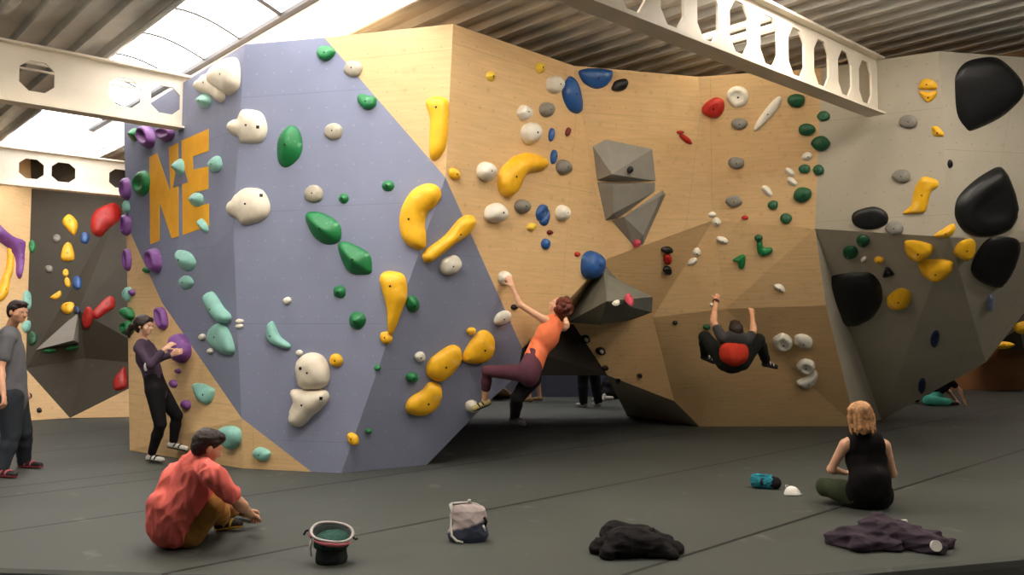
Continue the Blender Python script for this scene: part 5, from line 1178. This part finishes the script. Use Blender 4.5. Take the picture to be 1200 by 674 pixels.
# --- 8. sitting person far right, partly behind the grey overhang
g = A(G(1098, 474)); J = dict(pel=g + A((0, .1, .12)), waist=g + A((.02, .1, .30)), neck=g + A((.22, .05, .52)), head=g + A((.33, .0, .60)), shL=g + A((.16, .22, .46)), shR=g + A((.20, -.12, .46)),
    hpL=g + A((0, .2, .12)), hpR=g + A((0, 0, .12)), elL=g + A((.34, .26, .26)), wrL=g + A((.42, .12, .08)), elR=g + A((.36, -.14, .28)), wrR=g + A((.44, -.16, .07)),
    knL=g + A((.12, .30, .42)), anL=g + A((-.25, .32, .08)), toL=g + A((-.40, .30, .05)), knR=g + A((-.30, -.25, .10)), anR=g + A((.05, -.38, .08)), toR=g + A((.18, -.40, .05)))
figure('distant person in turquoise trousers sitting on the mats under the grey overhang', J, (.8, -.4, -.2), (-.3, 0, 1), SK2, parts=(
    dict(name='top', of=['upper', ('arm', 'L', .5), ('arm', 'R', .5)], mat=C('black', (24, 23, 25)), g=.012, fold=.005, vox=.012),
    dict(name='trousers', of=['hips', ('leg', 'L', 0, 1.9), ('leg', 'R', 0, 1.9)], mat=C('turquoise', (90, 190, 170)), g=.016, lg=.01, fold=.006, vox=.012)),
    hair=dict(f=hair_short, mat=H_dark), shoe_mat=(mat('shoe_black', (38, 32, 34), .5),), palm={'L': (0, 0, -1), 'R': (0, 0, -1)}, voxel=.012, root_at=g)
# ================================================================ things on the mats
def lathe_shell(rings, thick, n=48):
    """open pot: rings of (centre, rx, ry, wobble) going up; inner wall inset"""
    vs = []; fs = []
    def ring(c, rx, ry, wob, ph, inset=0):
        for k in range(n):
            t = 2 * math.pi * k / n; tl = max(0, (c[2] - .09) / .1); q = 1 + wob * math.sin(3 * t + ph) + wob * .6 * math.sin(7 * t + ph * 2)
            vs.append((c[0] + (rx - inset) * q * math.cos(t), c[1] + (ry - inset) * q * math.sin(t), c[2] + wob * .3 * rx * math.sin(2 * t + ph) + tl * (.034 * math.sin(t) - .018 * math.cos(t))))
    for i, (c, rx, ry, wob) in enumerate(rings): ring(c, rx, ry, wob, i * .6)
    m = len(rings)
    for i, (c, rx, ry, wob) in enumerate(reversed(rings)): ring((c[0], c[1], max(c[2], rings[0][0][2] + .012)), rx, ry, wob, (m - 1 - i) * .6, thick)
    for i in range(2 * m - 1):
        for k in range(n): fs.append((i * n + k, i * n + (k + 1) % n, (i + 1) * n + (k + 1) % n, (i + 1) * n + k))
    fs.append(tuple(reversed(range(n)))); fs.append(tuple(range((2 * m - 1) * n, 2 * m * n)))
    return vs, fs
# chalk bucket
g = G(384, 664); g = Vector((g.x, g.y + .10, 0)); root = empty('chalk_bucket', g); tag(root, 'dark green chalk bucket with a rolled pink and white rim standing open on the mat', 'bucket')
T_ = lambda z, dx=0, dy=0: (g.x + dx, g.y + dy, z)
vs, fs = lathe_shell([(T_(.0), .098, .085, .01), (T_(.03), .104, .09, .02), (T_(.07), .096, .084, .03), (T_(.11), .098, .086, .03), (T_(.15), .110, .098, .02), (T_(.185, .005), .128, .112, .02)], .007)
recalc(meshobj('body', vs, fs, mat('bucket_dark_green', (34, 42, 40), .85, .12, 10, .3, 150), root, True))
rim = []
for k in range(49):
    t = 2 * math.pi * k / 48; rim.append((g.x + .005 + .132 * math.cos(t), g.y + .116 * math.sin(t), .190 - .018 * math.cos(t) + .034 * math.sin(t) + .004 * math.sin(3 * t)))
rm = MB().tube(rim, [.0095] * 49, 8, False).build('rim', mat('rim_pale', (176, 170, 166), .7), root, True)
MB().tube([(p[0] * 1 + (p[0] - g.x) * .05, p[1] + (p[1] - g.y) * .05, p[2] - .018) for p in rim[30:46]], [.006 + .009 * math.sin(math.pi * i / 15) for i in range(16)], 8).build('cuff', mat('cuff_pink', (168, 92, 100), .8), root, True)
MB().tube([(p[0] * 1 + (p[0] - g.x) * .05, p[1] + (p[1] - g.y) * .05, p[2] - .015) for p in rim[22:29]], [.006 + .006 * math.sin(math.pi * i / 6) for i in range(7)], 8).build('cuff', mat('cuff_pink', (168, 92, 100), .8), root, True)
ch = Blob(.02); ch.flat(T_(.13), T_(.135), .094, .094, (1, 0, 0), .9); 
lv = [T_(.158 + .028 * math.sin(2 * math.pi * k / 24), .112 * math.cos(2 * math.pi * k / 24), .098 * math.sin(2 * math.pi * k / 24)) for k in range(24)]
meshobj('lining', lv + [T_(.166)] + [(x, y, .10) for (x, y, z) in lv] + [T_(.10)], [(k, (k + 1) % 24, 24) for k in range(24)] + [((k + 1) % 24, k, 25 + k, 25 + (k + 1) % 24) for k in range(24)] + [(25 + (k + 1) % 24, 25 + k, 49) for k in range(24)], mat('lining_teal_fleece', (38, 78, 70), .95, .25, 60, .8, 200), root, True)
for (dx, dy, l_) in ((-.14, -.03, 1), (.142, -.02, -1)):
    MB().tube([T_(.165 if l_ < 0 else .21, dx, dy), T_(.15 if l_ < 0 else .205, dx * 1.12, dy), T_(.155 if l_ < 0 else .18, dx * 1.22, dy)], .008, 6).build('strap', mat('strap_dark', (40, 36, 36), .8), root, True)
MB().tube([T_(.15, -.115, -.05), T_(.11, -.125, -.055), T_(.07, -.118, -.055), T_(.05, -.112, -.055)], [.008, .008, .006, .004], 6).build('tie_cord', mat('cord_white', (206, 204, 196), .7), root, True)

# pale chalk bag
g = G(548, 637); g = Vector((g.x, g.y + .07, 0)); root = empty('chalk_bag', g); tag(root, 'pale pink and slate blue chalk bag with a folded top standing on the mat seam', 'bag')
b = Blob(.03); z = lambda dx, dy, h: (g.x + dx, g.y + dy, h)
b.flat(z(0, 0, .055), z(0, 0, .10), .118, .112, (1, 0, 0), .62); b.flat(z(0, 0, .10), z(0, .01, .15), .110, .10, (1, 0, 0), .5); b.cap(z(-.095, .01, .235), z(.085, .02, .215), .014, .014, .05).cap(z(-.09, .01, .18), z(.085, .02, .17), .03, .03, .05)
b.cap(z(-.09, 0, .05), z(.09, 0, .05), .05, .05)
def bagmat():
    m, nt, bs = newmat('chalk_bag_fabric'); N = nt.nodes; L = nt.links; tc = N.new('ShaderNodeTexCoord'); sp = N.new('ShaderNodeSeparateXYZ'); L.new(tc.outputs['Object'], sp.inputs[0])
    ad = N.new('ShaderNodeMath'); ad.operation = 'MULTIPLY_ADD'; L.new(sp.outputs['X'], ad.inputs[0]); ad.inputs[1].default_value = -.28; L.new(sp.outputs['Z'], ad.inputs[2])
    no = N.new('ShaderNodeTexNoise'); no.inputs['Scale'].default_value = 14; L.new(tc.outputs['Object'], no.inputs[0]); a2 = N.new('ShaderNodeMath'); a2.operation = 'MULTIPLY_ADD'; L.new(no.outputs[0], a2.inputs[0]); a2.inputs[1].default_value = .05; L.new(ad.outputs[0], a2.inputs[2])
    r = N.new('ShaderNodeValToRGB'); r.color_ramp.elements[0].position = .125; r.color_ramp.elements[0].color = (*lin((66, 72, 92)), 1); r.color_ramp.elements[1].position = .145; r.color_ramp.elements[1].color = (*lin((176, 162, 160)), 1)
    L.new(a2.outputs[0], r.inputs[0]); L.new(r.outputs[0], bs.inputs['Base Color']); bs.inputs['Roughness'].default_value = .85; return m
np_obj('body', *b.mesh(.005, noise=folds(.008, 34, 8)), bagmat(), root)
MB().tube([z(-.125, -.01, .26), z(-.11, -.01, .20), z(-.118, -.03, .12), z(-.112, -.06, .05), z(-.075, -.085, .02), z(-.03, -.09, .012)], [.012, .009, .008, .008, .009, .006], 8).build('strap', mat('cord_white', (206, 204, 196), .7), root, True)
MB().tube([z(-.125, .0, .258), z(-.06, .01, .262), z(.0, .02, .262), z(.06, .02, .250), z(.098, .02, .225)], .010, 8).build('rim', mat('rim_pale', (176, 170, 166), .7), root, True)
MB().tube([z(.008, .01, .262), z(.008, .01, .288)], .011, 8).build('toggle', mat('cord_white', (206, 204, 196), .7), root, True)
MB().tube([z(.112, -.02, .17), z(.13, -.02, .14), z(.118, -.02, .11)], .010, 8).build('clip', mat('buckle_black', (20, 20, 22), .4), root, True)
MB().tube([z(.108, -.05, .12), z(.122, -.05, .08)], [.008, .005], 8).build('tag', mat('cord_white', (206, 204, 196), .7), root, True)

# clothing heaps
def heap(name, label, cat, px0, px1, pyb, hgt, dep, m, seed, n=16, amp=.022, lumps=None):
    a = G(px0, pyb); c = G(px1, pyb); L_ = (c - a).length; rnd = random.Random(seed); b = Blob(.03)
    for i in range(n):
        t = (i + .5) / n; y = rnd.uniform(-.5, .5) * dep; p = a.lerp(c, t); r0 = hgt * rnd.uniform(.35, .62) * (.55 + .9 * math.sin(math.pi * min(max(t, .08), .92)))
        ang = rnd.uniform(-.7, .7); ln = rnd.uniform(.05, .13)
        b.cap((p.x - ln * math.cos(ang) * .7, p.y + dep * .5 + y - ln * math.sin(ang), r0 * .75), (p.x + ln * math.cos(ang) * .7, p.y + dep * .5 + y + ln * math.sin(ang), r0 * rnd.uniform(.5, 1.0)), r0, r0 * rnd.uniform(.5, .9))
    V, Q = b.mesh(.0075, noise=folds(amp, 44, seed), cut=lambda X, Y, Z: -(Z - .002))
    return tag(np_obj(name, V, Q, m, None, loc=((a.x + c.x) / 2, a.y + dep / 2, 0)), label, cat)
heap('jumper', 'crumpled black jumper heaped on the mat between the chalk bag and the purple jacket', 'clothing', 714, 784, 652, .12, .20, C('black_jumper', (30, 27, 29)), 5, 14, .016)
heap('jacket', 'crumpled dark purple jacket with a white badge lying in front of the blond woman', 'clothing', 998, 1108, 646, .125, .26, C('dark_aubergine', (62, 52, 62)), 9, 22)
g = P(1096, 640, G(1096, 651).y - .01); g.z -= .062
bd = MB().tube([(g.x, g.y, g.z + .062), (g.x, g.y - .02, g.z + .068)], .036, 20).build('badge', mat('badge_white', (222, 218, 210), .5), None, loc=(g.x, g.y, g.z + .062)); tag(bd, 'round white badge on the right end of the purple jacket', 'badge')
g2 = G(1058, 631); g2.y += .0
tag(MB().hexa([(g2.x - .03, g2.y, .07), (g2.x + .03, g2.y - .02, .07), (g2.x + .03, g2.y + .02, .075), (g2.x - .03, g2.y + .03, .075), (g2.x - .028, g2.y, .128), (g2.x + .03, g2.y - .018, .132), (g2.x + .03, g2.y + .01, .132), (g2.x - .03, g2.y + .01, .13)]).build('paper_tag', mat('cord_white', (206, 204, 196), .7)), 'small white tag sticking out at the back of the purple jacket', 'tag')
# teal pouch
g = G(897, 573); root = empty('pouch', g); tag(root, 'teal chalk pouch lying on its side near the white face mask', 'pouch')
b = Blob(.02); b.cap((g.x - .06, g.y + .05, .065), (g.x + .035, g.y + .02, .06), .062, .062)
np_obj('body', *b.mesh(.005, noise=folds(.012, 60, 2), cut=lambda X, Y, Z: -(Z - .002)), C('teal', (44, 122, 138)), root)
b = Blob(.01); b.flat((g.x + .06, g.y + .008, .058), (g.x + .092, g.y - .002, .055), .06, .056, (0, 0, 1), .95); np_obj('cuff', *b.mesh(.005, cut=lambda X, Y, Z: -(Z - .002)), C('black', (24, 23, 25)), root)
MB().tube([(g.x - .03, g.y - .01, .10), (g.x - .05, g.y - .035, .08), (g.x - .04, g.y - .04, .04)], .009, 8).build('clip', mat('buckle_black', (20, 20, 22), .4), root, True)
MB().tube([(g.x - .08, g.y + .02, .12), (g.x - .02, g.y - .0, .128), (g.x + .03, g.y + .0, .118)], .010, 8).build('loop', C('teal', (44, 122, 138)), root, True)
# white face mask
g = G(931, 582); root = empty('face_mask', g); tag(root, 'white cupped face mask lying on the mat right of the teal pouch', 'mask')
vs = []; fs = []; nr = 10; na = 20
for i in range(nr + 1):
    e = i / nr
    for k in range(na):
        t = 2 * math.pi * k / na; rr = (1 - e ** 1.6); vs.append((g.x + .078 * rr * math.cos(t) * (1 - .25 * max(0, math.sin(t))) - .01 * e, g.y + .05 + .045 * rr * math.sin(t) + .01 * e, .004 + .078 * math.sin(e * math.pi / 2)))
for i in range(nr):
    for k in range(na): fs.append((i * na + k, i * na + (k + 1) % na, (i + 1) * na + (k + 1) % na, (i + 1) * na + k))
o = meshobj('shell', vs, fs, mat('mask_white', (232, 230, 224), .8, .02), root, True)
sm = o.modifiers.new('thick', 'SOLIDIFY'); sm.thickness = .003
MB().tube([(g.x - .05, g.y + .05, .05), (g.x - .06, g.y + .06, .09), (g.x - .03, g.y + .07, .085)], .003, 6).build('ear_loop', mat('cord_white', (206, 204, 196), .7), root, True)
MB().tube([(g.x + .07, g.y + .05, .01), (g.x + .10, g.y + .08, .006), (g.x + .085, g.y + .11, .008)], .003, 6).build('ear_loop', mat('cord_white', (206, 204, 196), .7), root, True)
# far things beyond the arch
g = G(680, 463); b = Blob(.02)
b.cap((g.x - .12, g.y, .05), (g.x + .16, g.y + .05, .16), .06, .10).cap((g.x + .05, g.y, .1), (g.x + .15, g.y, .30), .08, .04)
tag(np_obj('bag', *b.mesh(.012, noise=folds(.03, 34, 6), cut=lambda X, Y, Z: -(Z - .002)), mat('bag_white_print', (176, 170, 160), .8, .35, 12), None, loc=g), 'white and dark patterned bag on the floor beyond the arch', 'bag')
g = G(722, 467); b = Blob(.03); b.ell((g.x, g.y, .25), (.28, .2, .26)).cap((g.x - .2, g.y - .1, .12), (g.x + .22, g.y - .1, .12), .1, .1)
tag(np_obj('rucksack', *b.mesh(.014, noise=folds(.03, 26, 3), cut=lambda X, Y, Z: -(Z - .002)), C('black', (24, 23, 25)), None, loc=g), 'large black rucksack on the floor beyond the arch', 'bag')
for i, (x, y, l) in enumerate(((702, 471, 'left one of two white trainers lying by the black rucksack'), (713, 469, 'right one of two white trainers lying by the black rucksack'))):
    g = G(x, y); b = Blob(.02); b.cap((g.x - .09, g.y, .045), (g.x + .08, g.y + .03, .04), .045, .035).cap((g.x - .09, g.y, .05), (g.x - .08, g.y, .10), .04, .036)
    tag(np_obj('trainer', *b.mesh(.01, cut=lambda X, Y, Z: -(Z - .002)), mat('shoe_pale', (190, 184, 176), .6), None, loc=g), l, 'shoe', 'trainers by the rucksack')
